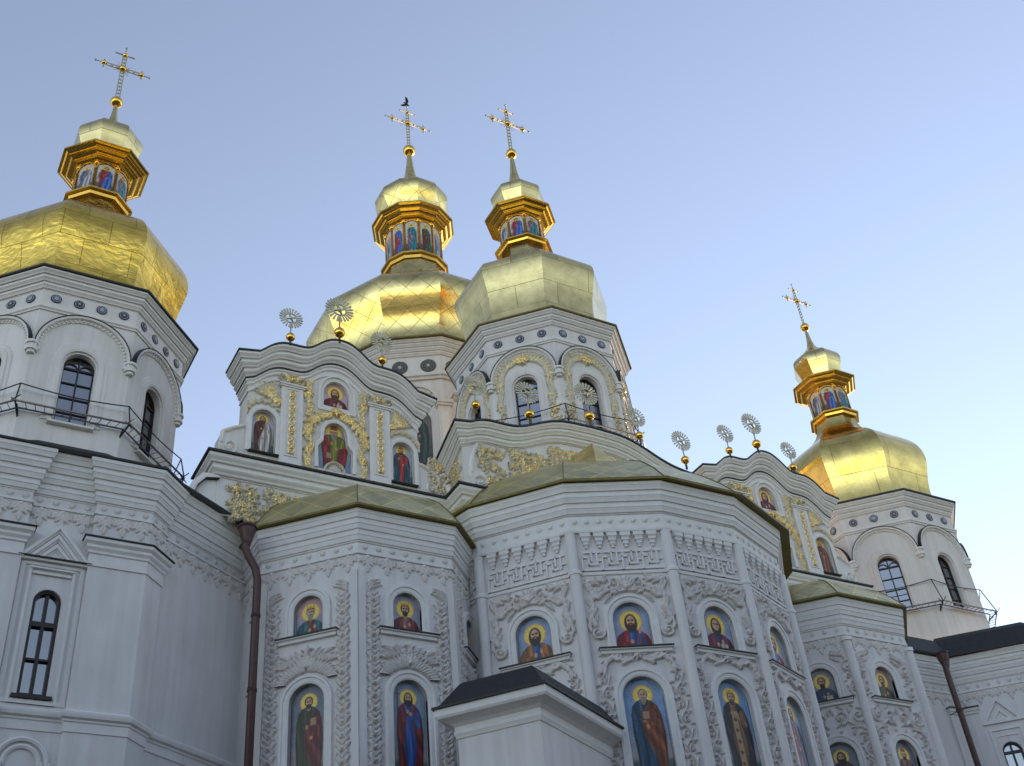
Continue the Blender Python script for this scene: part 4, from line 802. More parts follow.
def gable(xc, label, tops, icons):
    """side gable with curved cornice, four icons, two panelled pilasters"""
    Y = 31.7; F = Fr((xc, Y, 0), (1, 0, 0), (0, 0, 1), (0, -1, 0)); hw = 3.25
    def T(n=40):
        key = [(-3.25, 27.80), (-3.0, 28.02), (-2.6, 28.42), (-2.2, 28.62), (-1.75, 28.62), (-1.35, 28.62), (-1.1, 28.74), (-0.8, 29.06), (-0.4, 29.34), (0, 29.42), (0.4, 29.34), (0.8, 29.06), (1.1, 28.74), (1.35, 28.60), (1.75, 28.60), (2.2, 28.58), (2.6, 28.38), (3.0, 27.98), (3.25, 27.74)]
        xs = np.array([k[0] for k in key]); zs = np.array([k[1] for k in key]); X = np.linspace(-3.25, 3.25, n)
        Z = np.interp(X, xs, zs); Zs = Z.copy()
        Zs[1:-1] = (Z[:-2]+2*Z[1:-1]+Z[2:])/4; return X, Zs
    X, Zt = T()
    mb = MB(); outer = [(-hw, 23.4), (hw, 23.4)]+[(x, z-0.5) for x, z in zip(X[::-1], Zt[::-1])]
    h1 = arch(-2.63, 24.05, 0.86, 25.86); h4 = arch(2.63, 24.0, 0.86, 25.80); h2 = arch(0.04, 26.70, 1.0, 27.88, rise=0.62); 
    h3 = [(-0.63, 23.95), (-0.66, 24.85), (-0.46, 25.12), (-0.44, 25.45)]+[(-0.42*math.cos(math.pi*i/10), 25.55+0.42*math.sin(math.pi*i/10)) for i in range(11)]+[(0.44, 25.45), (0.46, 25.12), (0.66, 24.85), (0.63, 23.95)]
    wallface(mb, F, outer, [h1, h2, h3, h4], WHITE, 0.20)
    # sides and back, so that the gable has its real thickness
    for sx in (-hw, hw): quad(mb, [F.p(sx, 23.4), F.p(sx, 23.4, -0.9), F.p(sx, 27.5, -0.9), F.p(sx, 27.5)], WHITE)
    fillpoly(mb, F, outer, -0.9, WHITE)
    # volute brackets
    for s in (-1, 1):
        v = [(s*hw, 23.45), (s*4.12, 23.45), (s*4.15, 24.35), (s*4.02, 24.72), (s*3.72, 24.88), (s*3.45, 24.92), (s*hw, 25.2)]
        fillpoly(mb, F, v, -0.02, WHITE); V = [F.p(a, b, -0.02) for a, b in v]+[F.p(a, b, -0.5) for a, b in v]; n = len(v)
        mb.add(V, [[i, (i+1) % n, n+(i+1) % n, n+i] for i in range(n)], WHITE)
    o = mb.build('gable', church); o['label'] = label
    for s in (-1, 1):
        m = MB(); r = Rel(min(s*3.25, s*4.15), max(s*3.25, s*4.15), 23.5, 25.1, 0.03); r.stroke([(s*3.35, 25.0), (s*3.75, 24.8), (s*4.02, 24.6), (s*4.05, 24.2)], 0.14, 0.10); r.spiral(s*3.78, 24.05, 0.32, 0.0 if s > 0 else math.pi, 1.5, 0.11, 0.10, cw=-s)
        r.mesh(m, F, TRIM, GILT, 0.8, w0=-0.02); m.build('volute', o)
    # cornices
    m = MB(); pth = [(xc-hw, Y+0.9, Zt[0])]+[(xc+x, Y, z) for x, z in zip(X, Zt)]+[(xc+hw, Y+0.9, Zt[-1])]
    sweep(m, pth, cprof(0.58, 0.80, 3, 0.9, 0.10, -0.82), TRIM)
    pth2 = [(a, b, c-0.86) for a, b, c in pth]; pth2[0] = (xc-hw, Y+0.9, Zt[0]-0.86); sweep(m, pth2, [(0, -0.46), (0.05, -0.46), (0.05, -0.40), (0.03, -0.38), (0.03, -0.25), (0.10, -0.20), (0.10, -0.10), (0.15, -0.07), (0.15, 0.0), (0, 0.0)], TRIM); m.build('curved_cornice', o)
    m = MB(); sweep(m, pth, [(0, -0.02), (0.62, -0.02), (0.62, 0.045), (-0.1, 0.06)], FLASH); sweep(m, pth2, [(0, 0.002), (0.19, 0.002), (0.19, 0.04), (0, 0.04)], FLASH)
    fbox(m, F, -3.15, -2.1, 24.0, 24.035, 0, 0.16, FLASH); fbox(m, F, 2.1, 3.15, 23.95, 23.985, 0, 0.16, FLASH); m.build('lead_flashing', o)
    # surrounds
    for h in (h1, h4): m = MB(); fsweep(m, F, h, [(0, -0.03), (0, 0.05), (-0.06, 0.07), (-0.16, 0.07), (-0.20, 0)], TRIM); m.build('niche_surround', o)
    m = MB(); fsweep(m, F, [(-0.68, 26.45), (-0.68, 27.25)]+[(0.04-0.72*math.cos(math.pi*i/14), 27.25+0.88*math.sin(math.pi*i/14)) for i in range(15)]+[(0.76, 27.25), (0.76, 26.45)], [(0, 0), (0, 0.06), (0.08, 0.07), (0.10, 0.02), (0.10, 0)], TRIM, closed=True); m.build('niche_surround', o)
    m = MB(); fsweep(m, F, h3, [(0, -0.02), (0, 0.05), (-0.06, 0.07), (-0.13, 0.07), (-0.16, 0)], TRIM); m.build('niche_surround', o)
    for s in (-1, 1):
        m = MB(); c = s*1.68; fbox(m, F, c-0.40, c+0.40, 23.6, 27.02, 0, 0.13, TRIM); fbox(m, F, c-0.46, c+0.46, 27.02, 27.09, 0, 0.18, TRIM); fbox(m, F, c-0.50, c+0.50, 27.09, 27.15, 0, 0.22, TRIM)
        fsweep(m, F.shift(dw=0.13), [(c-0.21, 24.1), (c-0.21, 26.92), (c+0.21, 26.92), (c+0.21, 24.1)], [(0, 0), (0, 0.03), (-0.04, 0.03), (-0.04, 0)], TRIM, closed=True); m.build('pilaster', o)
    for s in (-1, 1): m = MB(); rel_strip(m, F.shift(dw=0.13), s*1.68, 24.15, 26.88, 0.30, TRIM, 'ring', 0.07, GILT, step=0.30); m.build('chain_panel', o)
    for s in (-1, 1):
        m = MB(); r = Rel(min(s*2.05, s*3.3), max(s*2.05, s*3.3), 25.5, 27.75, 0.026)
        r.shell(s*2.20, 26.35, 0.95, 0.14, math.pi/2-(0.1 if s > 0 else -0.1)-(1.25 if s > 0 else 0), math.pi/2+(1.25 if s < 0 else 0)+(0.1 if s < 0 else -0.1), 8)
        for i in range(9):
            a = math.pi*(i+0.2)/8.4; x, y = s*2.63-0.66*math.cos(a), 25.43+0.66*math.sin(a)+0.08
            r.leaf(x, y, a2 := (math.pi-a)+1.2*s, 0.34, 0.17, 0.13, curl=0.3); r.bump(x, y, 0.08, 0.10)
        r.spiral(s*3.18, 25.75, 0.16, 0, 1.2, 0.07, 0.12, cw=s)
        r.mesh(m, F, CREAM, GILT, 0.55, clip=lambda U, V: np.hypot(U-s*2.63, V-25.43) > 0.62)
        rel_bouquet(m, F.shift(dw=0.05), s*1.68-0.48, s*1.68+0.48, 27.12, 27.66, CREAM, GILT, seed=2, h=0.16, dens=4)
        r = Rel(min(s*0.7, s*1.3), max(s*0.7, s*1.3), 23.75, 27.6, 0.026); acanth(r, [(s*1.0, 23.8), (s*1.08, 24.3), (s*0.92, 24.8), (s*1.05, 25.2)], 0.30, 0.15, 0.14, step=0.14); acanth(r, [(s*1.06, 26.0), (s*0.98, 26.5), (s*1.1, 26.9), (s*1.02, 27.5)], 0.28, 0.14, 0.14, step=0.14)
        r.rosette(s*1.04, 24.55, 0.22, 7, 0.15); r.rosette(s*1.04, 27.0, 0.22, 7, 0.15); r.spiral(s*1.0, 25.45, 0.2, 0.3, 1.2, 0.08, 0.14, cw=s); r.mesh(m, F, CREAM, GILT, 0.45, clip=lambda U, V: (np.abs(U) < 1.28) & (np.abs(U) > 0.78))
        r = Rel(min(0, s*1.28), max(0, s*1.28), 25.1, 26.5, 0.026)
        for i in range(7):
            t = i/6; x, y = s*(0.12+1.0*t), 26.42-0.95*t**1.5; r.leaf(x, y, (-0.4 if s > 0 else math.pi+0.4)-s*0.5*t+0.5, 0.36, 0.17, 0.13, curl=0.3*s); r.leaf(x, y, (-0.9 if s > 0 else math.pi+0.9)-s*0.6*t, 0.34, 0.16, 0.12, curl=-0.3*s)
        acanth(r, [(s*0.15, 26.25), (s*0.6, 26.15), (s*0.95, 25.8), (s*1.1, 25.3)], 0.34, 0.16, 0.15, step=0.13); r.mesh(m, F, CREAM, GILT, 0.45, clip=lambda U, V: (np.hypot(U, V-25.5) > 0.60) & ((np.abs(U) > 0.82) | (V > 25.4))); m.build('gilded_relief', o)
    m = MB(); r = Rel(-0.2, 0.28, 26.1, 26.8, 0.022); r.shell(0.04, 26.38, 0.28, 0.16, 0.1, math.pi-0.1, 5); r.rosette(0.04, 26.36, 0.15, 6, 0.16); r.mesh(m, F, GILT, GILT); m.build('gilded_crest', o)
    m = MB(); r = Rel(-0.42, 0.42, 23.9, 24.35, 0.02); r.stroke([(-0.36*math.cos(math.pi*i/12), 23.93+0.36*math.sin(math.pi*i/12)) for i in range(13)], 0.09, 0.09); r.shell(0, 23.95, 0.29, 0.07, 0.05, math.pi-0.05, 9); r.mesh(m, F, CREAM, GILT, 0.9, w0=-0.05); m.build('shell_ornament', o)
    # icons
    for (u, vb, wd, vt, p, lb) in icons: icon(o, F, u, vb, wd, vt, p, -0.16, label=lb, res=0.016)
    return o
ga = dict(full=True)
gable(12.5, 'left side gable with curved cornice and four saint icons', None, [
    (-2.63, 24.05, 0.86, 25.86, dict(full=True, robe=(0.33, 0.16, 0.11), inner=(0.62, 0.60, 0.58), hair=BR, beard=0.5, long=True, bg=(0.62, 0.60, 0.66), bg2=(0.30, 0.42, 0.30), seed=21, h2=(0.05, 0.40)), 'icon of a brown robed saint with a white scroll'),
    (0.04, 26.70, 1.0, 27.88, dict(robe=(0.38, 0.10, 0.12), inner=(0.36, 0.12, 0.12), hair=BR, beard=0.4, long=True, book=True, bg=(0.66, 0.55, 0.60), bg2=(0.72, 0.62, 0.66), seed=22), 'half length icon of a bearded figure in dark red with an open book'),
    (0.0, 23.95, 1.30, 25.98, dict(full=True, robe=RED, inner=(0.42, 0.45, 0.10), hair=GR, beard=0.7, crown='mitre', open=1, bg=(0.60, 0.52, 0.62), bg2=(0.36, 0.50, 0.66), seed=23, book=(-0.25, 0.35), gain=0.95), 'icon of a grey bearded saint in red and green robes'),
    (2.63, 24.0, 0.86, 25.80, dict(full=True, robe=(0.14, 0.28, 0.34), inner=(0.55, 0.16, 0.14), hair=DK, beard=0.7, crown='mitre', open=1, stole=False, bg=(0.58, 0.62, 0.70), bg2=(0.40, 0.44, 0.30), seed=24, h1=(-0.2, 0.66)), 'icon of a saint in teal cloak over red robe with a mitre')])
gable(32.8, 'right side gable with curved cornice, partly hidden behind the middle apse', None, [
    (-2.63, 24.05, 0.86, 25.86, dict(full=True, robe=WINE, inner=TEAL, hair=DK, beard=0.5, seed=31), None),
    (0.04, 26.70, 1.0, 27.88, dict(robe=(0.40, 0.12, 0.16), inner=(0.30, 0.18, 0.30), veil=(0.34, 0.10, 0.14), hair=BR, bg=(0.70, 0.58, 0.56), bg2=(0.66, 0.55, 0.55), seed=32, mix=True), 'half length icon of a veiled woman in dark red'),
    (0.0, 23.95, 1.30, 25.98, dict(full=True, robe=RED, inner=(0.25, 0.35, 0.5), hair=WH, beard=0.7, crown='mitre', open=1, bg=(0.55, 0.58, 0.70), bg2=(0.36, 0.50, 0.66), seed=33), None),
    (2.63, 24.0, 0.86, 25.80, dict(full=True, robe=(0.42, 0.16, 0.15), inner=(0.48, 0.30, 0.20), hair=BR, beard=0.7, long=True, bg=(0.62, 0.56, 0.58), bg2=(0.36, 0.40, 0.30), seed=34), 'icon of a saint in brownish red robes, far side gable')])

# low middle gable
Y = 30.6; xc = 22.7; F = Fr((xc, Y, 0), (1, 0, 0), (0, 0, 1), (0, -1, 0)); hwc = 5.7
key = [(-5.7, 26.14), (-5.2, 26.42), (-4.7, 26.52), (-4.2, 26.50), (-3.6, 26.52), (-3.0, 26.72), (-2.4, 27.02), (-1.8, 27.26), (-1.2, 27.38), (0, 27.42), (1.2, 27.38), (1.8, 27.26), (2.4, 27.02), (3.0, 26.72), (3.6, 26.48), (4.2, 26.36), (4.7, 26.30), (5.2, 26.16), (5.7, 25.9)]
X = np.linspace(-hwc, hwc, 58); Zc = np.interp(X, [k[0] for k in key], [k[1] for k in key]); Zc[1:-1] = (Zc[:-2]+2*Zc[1:-1]+Zc[2:])/4
mb = MB(); outer = [(-hwc, 23.4), (hwc, 23.4)]+[(x, z-0.3) for x, z in zip(X[::-1], Zc[::-1])]
fillpoly(mb, F, outer, 0, WHITE); fillpoly(mb, F, outer, -0.6, WHITE)
for sx in (-hwc, hwc): quad(mb, [F.p(sx, 23.4), F.p(sx, 23.4, -1.12), F.p(sx, 25.9, -1.12), F.p(sx, 25.9)], WHITE)
gm_ = mb.build('gable', church); gm_['label'] = 'low wavy middle gable above the main apse, gilded scrolls on it'
m = MB(); pth = [(xc-hwc, Y+1.1, Zc[0]-0.75)]+[(xc-hwc, Y, Zc[0])]+[(xc+x, Y, z) for x, z in zip(X[1:-1], Zc[1:-1])]+[(xc+hwc, Y, Zc[-1]), (xc+hwc, Y+1.1, Zc[-1]-0.75)]
sweep(m, pth, cprof(0.48, 0.72, 3, 1.0, 0.06, -0.74), TRIM); m.build('curved_cornice', gm_)
m = MB(); sweep(m, pth, [(0, -0.02), (0.54, -0.02), (0.54, 0.05), (-0.1, 0.06)], FLASH); m.build('lead_flashing', gm_)
m = MB(); r = Rel(-5.65, -4.3, 23.5, 25.75, 0.028)
r.stroke([(-5.1, 25.6), (-5.25, 25.2), (-5.38, 24.7), (-5.42, 24.2), (-5.3, 23.85)], 0.16, 0.13); r.spiral(-5.02, 23.95, 0.34, math.pi, 1.4, 0.12, 0.13, cw=-1); r.spiral(-5.0, 25.5, 0.2, 0.5, 1.2, 0.09, 0.12)
r.mesh(m, F, TRIM, GILT, 0.85); m.build('volute', gm_)
m = MB(); rel_bouquet(m, F, -5.05, -3.9, 23.8, 25.7, CREAM, GILT, seed=41, h=0.16, sym=False, dens=2.9); m.build('gilded_relief', gm_)
m = MB(); rel_bouquet(m, F, -3.75, -2.05, 24.1, 25.8, CREAM, GILT, seed=42, h=0.16, dens=3.2); m.build('gilded_relief', gm_)
m = MB(); rel_bouquet(m, F, -1.95, -0.4, 24.5, 26.35, CREAM, GILT, seed=43, h=0.16, dens=2.9); m.build('gilded_relief', gm_)
m = MB(); rel_bouquet(m, F, -0.3, 1.6, 25.3, 26.5, CREAM, GILT, seed=44, h=0.16, dens=2.6); m.build('gilded_relief', gm_)
m = MB(); rel_bouquet(m, F, 1.9, 3.4, 25.0, 26.0, CREAM, GILT, seed=45, h=0.14, dens=2.6); m.build('gilded_relief', gm_)
m = MB(); rel_bouquet(m, FW(31.7), 16.1, 16.95, 23.8, 25.4, CREAM, GILT, seed=46, h=0.12, sym=False, dens=3.5); m.build('gilded_relief', gm_)
Fl = Fr((17.0, 31.15, 0), (0, -1, 0), (0, 0, 1), (-1, 0, 0)); m = MB(); rel_bouquet(m, Fl, -0.42, 0.42, 23.8, 25.1, CREAM, GILT, seed=47, h=0.1, dens=3.5); m.build('gilded_relief', gm_)

# domes of the church
DOME_CF = [(3.60, 34.58), (3.42, 35.1), (3.36, 35.8), (3.40, 36.5), (3.54, 37.2), (3.70, 37.85), (3.76, 38.35), (3.64, 38.75), (3.22, 39.1), (2.5, 39.5), (1.88, 39.9), (1.48, 40.4), (1.24, 41.0), (1.15, 41.8)]
drum(church, CF, 3.93, 4.42, 25.0, 3, True, WHITE, 4.417, DOME_CF, GOLD_M, (5, 6, 7, 0, 1, 2), (5, 6, 7, 0, 1, 2), zwb=23.6)
SMF = [(1.14, 44.3), (1.14, 44.7), (1.25, 45.1), (1.40, 45.55), (1.42, 45.85), (1.25, 46.15), (0.8, 46.5), (0.44, 47.0), (0.24, 47.7), (0.1, 49.2)]
lantern(church, CF, 8, 1.48, 41.75, 42.05, 1.12, 43.72, 44.25, 1.8, SMF, 49.46, 0.30, (5, 6, 7, 0, 1), GOLD_M)
cross(church, CF[0], CF[1], 49.75, 53.6, 1.38)
walkway(church, CF, 4.6, 28.35, 4.25, 29.35, [-1.5, -0.5, 0.5, 1.5])
# main drum, twelve sides
mb = MB(); n12 = 12; R12 = 5.55; ap12 = R12*math.cos(math.pi/12); P = octa(CB, R12, 12)
sweep(mb, P, [(0, 26), (0, 41)], WHITE_W, closed=True, z=0); db = mb.build('drum', church)
m0 = MB(); m = m0; sweep(m, P, cprof(0.5, 0.9, 4, 1.1, 0.03, 40.1), WHITE_W, closed=True, z=0); sweep(m, P, [(0, 38.5), (0.12, 38.5), (0.14, 38.62), (0.24, 38.68), (0.24, 38.80), (0, 38.84)], WHITE_W, closed=True, z=0)
for k in range(12):
    a = R_(30*k+15); x, y = CB[0]+(R12-0.02)*math.sin(a), CB[1]-(R12-0.02)*math.cos(a); F = ff(CB, 30*k+15, R12-0.12); m = MB()
    fbox(m, F, -0.34, 0.34, 30, 36.6, 0, 0.34, WHITE_W); fbox(m, F, -0.40, 0.40, 36.6, 36.75, 0, 0.42, WHITE_W); fbox(m, F, -0.46, 0.46, 36.75, 36.95, 0, 0.48, WHITE_W)
    fbox(m, F, -0.20, 0.20, 31, 36.2, 0.33, 0.38, TRIM)
    m.build('pilaster', db); m = MB(); F = ff(CB, 30*k, ap12); fsweep(m, F, [(-1.1, 36.9)]+[(-1.1*math.cos(math.pi*i/14), 36.95+1.1*math.sin(math.pi*i/14)) for i in range(15)]+[(1.1, 36.9)], [(0, 0), (0, 0.12), (-0.12, 0.14), (-0.14, 0)], WHITE_W); m.build('blind_arch', db)
m0.build('cornice', db)
m = MB(); sweep(m, P, [(0, 41.0), (0.62, 41.0), (0.64, 41.0), (0.64, 41.1), (-0.1, 41.3)], SOFFIT, closed=True, z=0); m.build('eave', db)
for k in (9, 10, 11, 0, 1, 2):
    F = ff(CB, 30*k, ap12)
    for u in (-0.75, 0.75): medallion(db, F, u, 39.45, 0.42, 2)
for k in (9, 10, 11, 0, 1): m = MB(); rel_bouquet(m, ff(CB, 30*k, ap12), -0.9, 0.9, 37.0, 37.9, CREAM, GILT, seed=k, h=0.1, dens=1.2); m.build('gilded_relief', db)
icon(db, ff(CB, -30, ap12), 0.0, 33.2, 1.5, 36.6, dict(full=True, robe=(0.40, 0.12, 0.12), inner=(0.20, 0.28, 0.24), hair=DK, beard=0.5, bg=(0.40, 0.36, 0.34), bg2=(0.2, 0.24, 0.18), seed=50, gain=0.8), 0.03, label='icon in dark red robe high on the main drum', res=0.03)
icon(db, ff(CB, 0, ap12), 0.0, 33.2, 1.5, 36.6, dict(full=True, robe=(0.40, 0.12, 0.12), inner=(0.20, 0.28, 0.24), hair=DK, beard=0.5, bg=(0.40, 0.36, 0.34), seed=51, gain=0.8), 0.03, res=0.04)
m = MB(); lathe(m, CB, [(5.78, 41.2), (5.70, 41.9), (5.92, 42.7), (6.28, 43.5), (6.58, 44.25), (6.62, 44.9), (6.28, 45.6), (5.55, 46.25), (4.6, 46.9), (3.65, 47.6), (2.85, 48.3), (2.3, 49.1), (2.0, 50.0), (1.88, 50.8)], GOLD_D, 12); m.build('dome', church)
SMB = [(1.92, 55.0), (1.90, 55.4), (2.08, 56.0), (2.35, 56.6), (2.44, 57.1), (2.22, 57.6), (1.6, 58.05), (1.05, 58.5), (0.68, 59.1), (0.36, 60.2), (0.14, 62.3)]
lantern(church, CB, 12, 2.15, 50.75, 51.3, 1.78, 54.1, 54.95, 2.65, SMB, 62.6, 0.42, (8, 9, 10, 11, 0, 1, 2), GOLD_D)
cross(church, CB[0], CB[1], 63.0, 67.3, 1.7)

# ------------------------------------------------------------------ apses
def facet_roof(mb, ctr, angs, prof, m):
    for k in range(len(angs)-1):
        a1, a2 = R_(angs[k]), R_(angs[k+1]); V = []; UV = []; Fc = []; L = 0; sub = 4
        for i, (r, z) in enumerate(prof):
            if i: L += math.hypot(prof[i][0]-prof[i-1][0], prof[i][1]-prof[i-1][1])
            p = np.array((ctr[0]+r*math.sin(a1), ctr[1]-r*math.cos(a1), z)); q = np.array((ctr[0]+r*math.sin(a2), ctr[1]-r*math.cos(a2), z)); hw = np.linalg.norm(q-p)/2
            for j in range(sub+1): V.append(p+(q-p)*j/sub); UV.append(((2*j/sub-1)*hw+k*5.3, L))
        for i in range(len(prof)-1):
            for j in range(sub): a = i*(sub+1)+j; Fc.append([a, a+1, a+sub+2, a+sub+1])
        mb.add(V, Fc, m, True, UV)
def seams(parent, ctr, angs, prof, m=POLISH, r=0.03):
    mb = MB()
    for a in angs: tube(mb, [(ctr[0]+R*math.sin(R_(a)), ctr[1]-R*math.cos(R_(a)), z+0.01) for R, z in prof], r, m, 5)
    mb.build('roof_ridge', parent)
def niche_ring(m, F, u, vb, wd, vt, w1=0.09, wide=0.26):
    fsweep(m, F, arch(u, vb, wd, vt), [(0, -0.12), (0, 0.03), (-0.05, w1*0.6), (-wide*0.55, w1*0.6), (-wide*0.62, w1), (-wide*0.9, w1), (-wide, 0.0)], TRIM)
def sill(m, mf, F, u, v, hw):
    fbox(m, F, u-hw+0.04, u+hw-0.04, v-0.16, v-0.045, 0, 0.10, TRIM); fbox(m, F, u-hw, u+hw, v-0.05, v-0.012, 0, 0.16, TRIM)
    fbox(mf, F, u-hw-0.02, u+hw+0.02, v-0.01, v+0.028, -0.02, 0.20, FLASH)
def apse_faces(ctr, angs, Rw):
    P = octa(ctr, Rw, arc=angs); return P, [(fseg(P[i], P[i+1]), math.hypot(P[i+1][0]-P[i][0], P[i+1][1]-P[i][1])/2) for i in range(len(P)-1)]

def small_apse(ctr, label, icons, cols, style, roofm=GOLD_A, off=(0, 0, 0, 0, 0), rise=1.0):
    A = [-112.5, -67.5, -22.5, 22.5, 67.5, 112.5]; Rw = 4.2; P, FS = apse_faces(ctr, A, Rw)
    mb = MB()
    for i, (F, hw) in enumerate(FS):
        hs = arch(off[i], 16.85, 0.95, 18.17); hb = arch(off[i], 12.1, 1.10, 15.35)
        wallface(mb, F, [(-hw, 0), (hw, 0), (hw, 20.75), (-hw, 20.75)], [hs, hb] if 0 < i < 4 else [], WHITE, 0.17)
    o = mb.build('apse', church); o['label'] = label
    for i, (F, hw) in enumerate(FS[1:4]):
        F = F.shift(du=off[i+1]); m = MB(); niche_ring(m, F, 0, 16.85, 0.95, 18.17, 0.09, 0.28); m.build('niche_surround', o); m = MB(); niche_ring(m, F, 0, 12.1, 1.10, 15.35, 0.09, 0.28); m.build('niche_surround', o)
        m = MB(); sill(m, m, F, 0, 16.84, 0.97); m.build('window_sill', o); m = MB(); mr = MB()
        if not cols:
            for s in (-1, 1): fbox(m, F, min(s*hw, s*(hw-0.22)), max(s*hw, s*(hw-0.22)), 0, 18.72, 0, 0.05, WHITE)
        if style == 'leaf':
            for s in (-1, 1):
                rel_strip(mr, F, s*1.13, 12.0, 18.05, 0.54, RELIEF, 'leaf', 0.09, step=0.36)
                r = Rel(min(s*0.7, s*1.4), max(s*0.7, s*1.4), 17.9, 18.62, 0.022)
                for k in range(3): r.leaf(s*1.28, 18.02+0.12*k, math.pi/2+s*0.35, 0.42-0.04*k, 0.13, 0.09, curl=s*0.9)
                r.mesh(mr, F, RELIEF)
            r = Rel(-1.0, 1.0, 15.4, 16.66, 0.022)
            for s in (-1, 1):
                for k in range(10):
                    t = k/9; aa = math.pi/2-s*(0.05+0.80*t); x, y = 0.93*math.cos(aa), 14.72+0.95*math.sin(aa); r.leaf(x, y, math.pi/2-s*(0.35+0.9*t), 0.52-0.12*t, 0.17, 0.11, curl=-s*0.30, lobes=1)
                for k in range(6): t = k/5; r.leaf(s*(0.16+0.10*k), 16.02-0.02*k, math.pi/2-s*(0.25+0.95*t), 0.46, 0.15, 0.11, curl=-s*0.35, lobes=1)
                r.spiral(s*0.16, 16.22, 0.17, math.pi/2, 1.0, 0.07, 0.12, cw=s); r.leaf(s*0.5, 16.15, math.pi/2-s*0.9, 0.4, 0.15, 0.10, curl=-s*0.3)
            r.shell(0, 15.85, 0.40, 0.12, 0.3, math.pi-0.3, 5); r.leaf(0, 16.2, math.pi/2, 0.36, 0.14, 0.11); r.mesh(mr, F, RELIEF, clip=lambda U, V: np.hypot(U, (V-14.8)) > 0.85)
        else:
            for s in ([-1, 1] if abs(off[i+1]) < 0.3 else [-1, 0.92]):
                rel_strip(mr, F, s*1.12, 12.0, 15.5, 0.46, RELIEF, 'vine', 0.09, step=0.42); rel_strip(mr, F, s*1.14, 16.9, 17.9, 0.42, RELIEF, 'vine', 0.09, step=0.36)
                r = Rel(min(s*0.55, s*1.45), max(s*0.55, s*1.45), 17.6, 18.75, 0.022); r.spiral(s*1.15, 18.05, 0.26, 0.4, 1.3, 0.085, 0.09, cw=s); acanth(r, [(s*1.3, 17.7), (s*1.3, 18.2), (s*1.1, 18.5), (s*0.75, 18.62)], 0.2, 0.1, 0.1, step=0.12); r.leaf(s*0.95, 18.25, math.pi/2+s*0.8, 0.45, 0.17, 0.09, curl=0.3*s); r.leaf(s*1.3, 18.3, math.pi/2-s*0.1, 0.35, 0.15, 0.09); r.mesh(mr, F, RELIEF, clip=lambda U, V: np.hypot(U, V-17.7) > 0.76)
            r = Rel(-1.3, 1.3, 15.5, 16.62, 0.022)
            for s in (-1, 1):
                r.spiral(s*0.98, 16.15, 0.30, math.pi/2, 1.35, 0.09, 0.10, cw=-s); r.spiral(s*0.34, 16.18, 0.27, -math.pi/2, 1.3, 0.08, 0.10, cw=s); r.stroke([(s*0.98, 15.85), (s*0.7, 15.9), (s*0.5, 16.05), (s*0.4, 15.9)], 0.08, 0.09)
                for (x, y, a) in ((0.66, 16.3, 1.2), (0.66, 16.0, -0.9), (1.2, 15.75, -0.6), (0.1, 16.3, 1.57), (0.75, 15.7, -2.2), (0.5, 16.45, 2.2), (0.3, 15.75, -2.4), (1.25, 16.45, 0.9), (0.85, 16.5, 1.9), (1.28, 16.0, -0.2), (0.12, 15.85, 0.4), (1.0, 15.6, -1.9)): r.leaf(s*x, y, a if s > 0 else math.pi-a, 0.30, 0.12, 0.09, curl=0.4*s, lobes=1)
                acanth(r, [(s*1.25, 15.55), (s*1.05, 15.75), (s*0.8, 15.8)], 0.18, 0.09, 0.09, step=0.1)
            r.mesh(mr, F, RELIEF, clip=lambda U, V: np.hypot(U, (V-14.8)) > 0.86)
        mr.build('stucco_relief', o); m.build('pilaster', o)
    for F, hw in FS: mr = MB(); rosette_row(mr, F.shift(dw=0.03), spread(-hw, hw, 0.44), 19.50); lambrequin(mr, F, spread(-hw, hw, 0.62), 19.25, 0.60, 0.60); mr.build('stucco_frieze', o)
    if cols:
        for a in A[1:-1]:
            m = MB(); x, y = ctr[0]+(Rw+0.02)*math.sin(R_(a)), ctr[1]-(Rw+0.02)*math.cos(R_(a)); tube(m, [(x, y, 0), (x, y, 19.05)], 0.17, WHITE, 14, caps=False); tube(m, [(x, y, 19.0), (x, y, 19.14)], 0.21, TRIM, 14); m.build('shaft', o)
    m = MB(); sweep(m, P, [(0, 19.26), (0.06, 19.26), (0.06, 19.32), (0.03, 19.34), (0.03, 19.64), (0.07, 19.66)]+[(a, b) for a, b in cprof(0.28, 1.08, 3, 1.0, 0.06, 19.67)[1:]], TRIM, z=0)
    m.build('cornice', o)
    m = MB(); sweep(m, P, [(0.1, 20.755), (0.44, 20.755), (0.455, 20.755), (0.455, 20.83), (0.3, 20.88)], SOFFIT, z=0, mfun=lambda j: FLASH if j == 3 else SOFFIT); m.build('eave', o)
    prof = [(4.62, 20.86), (4.25, 21.42), (3.85, 21.92), (3.35, 22.32), (2.5, 22.55), (1.3, 22.68)]
    prof = [(r_, 20.86+(z_-20.86)*rise) for r_, z_ in prof]
    m = MB(); facet_roof(m, ctr, A, prof, roofm); rf = m.build('roof', church); seams(rf, ctr, A[1:-1], prof, SOFFIT, 0.02)
    for (fi, which, p, lb) in icons:
        F = FS[fi][0].shift(du=off[fi])
        if which == 's': icon(o, F, 0, 16.85, 0.95, 18.17, p, -0.15, label=lb)
        else: icon(o, F, 0, 12.1, 1.10, 15.35, dict(p, full=True), -0.15, label=lb)
    return o
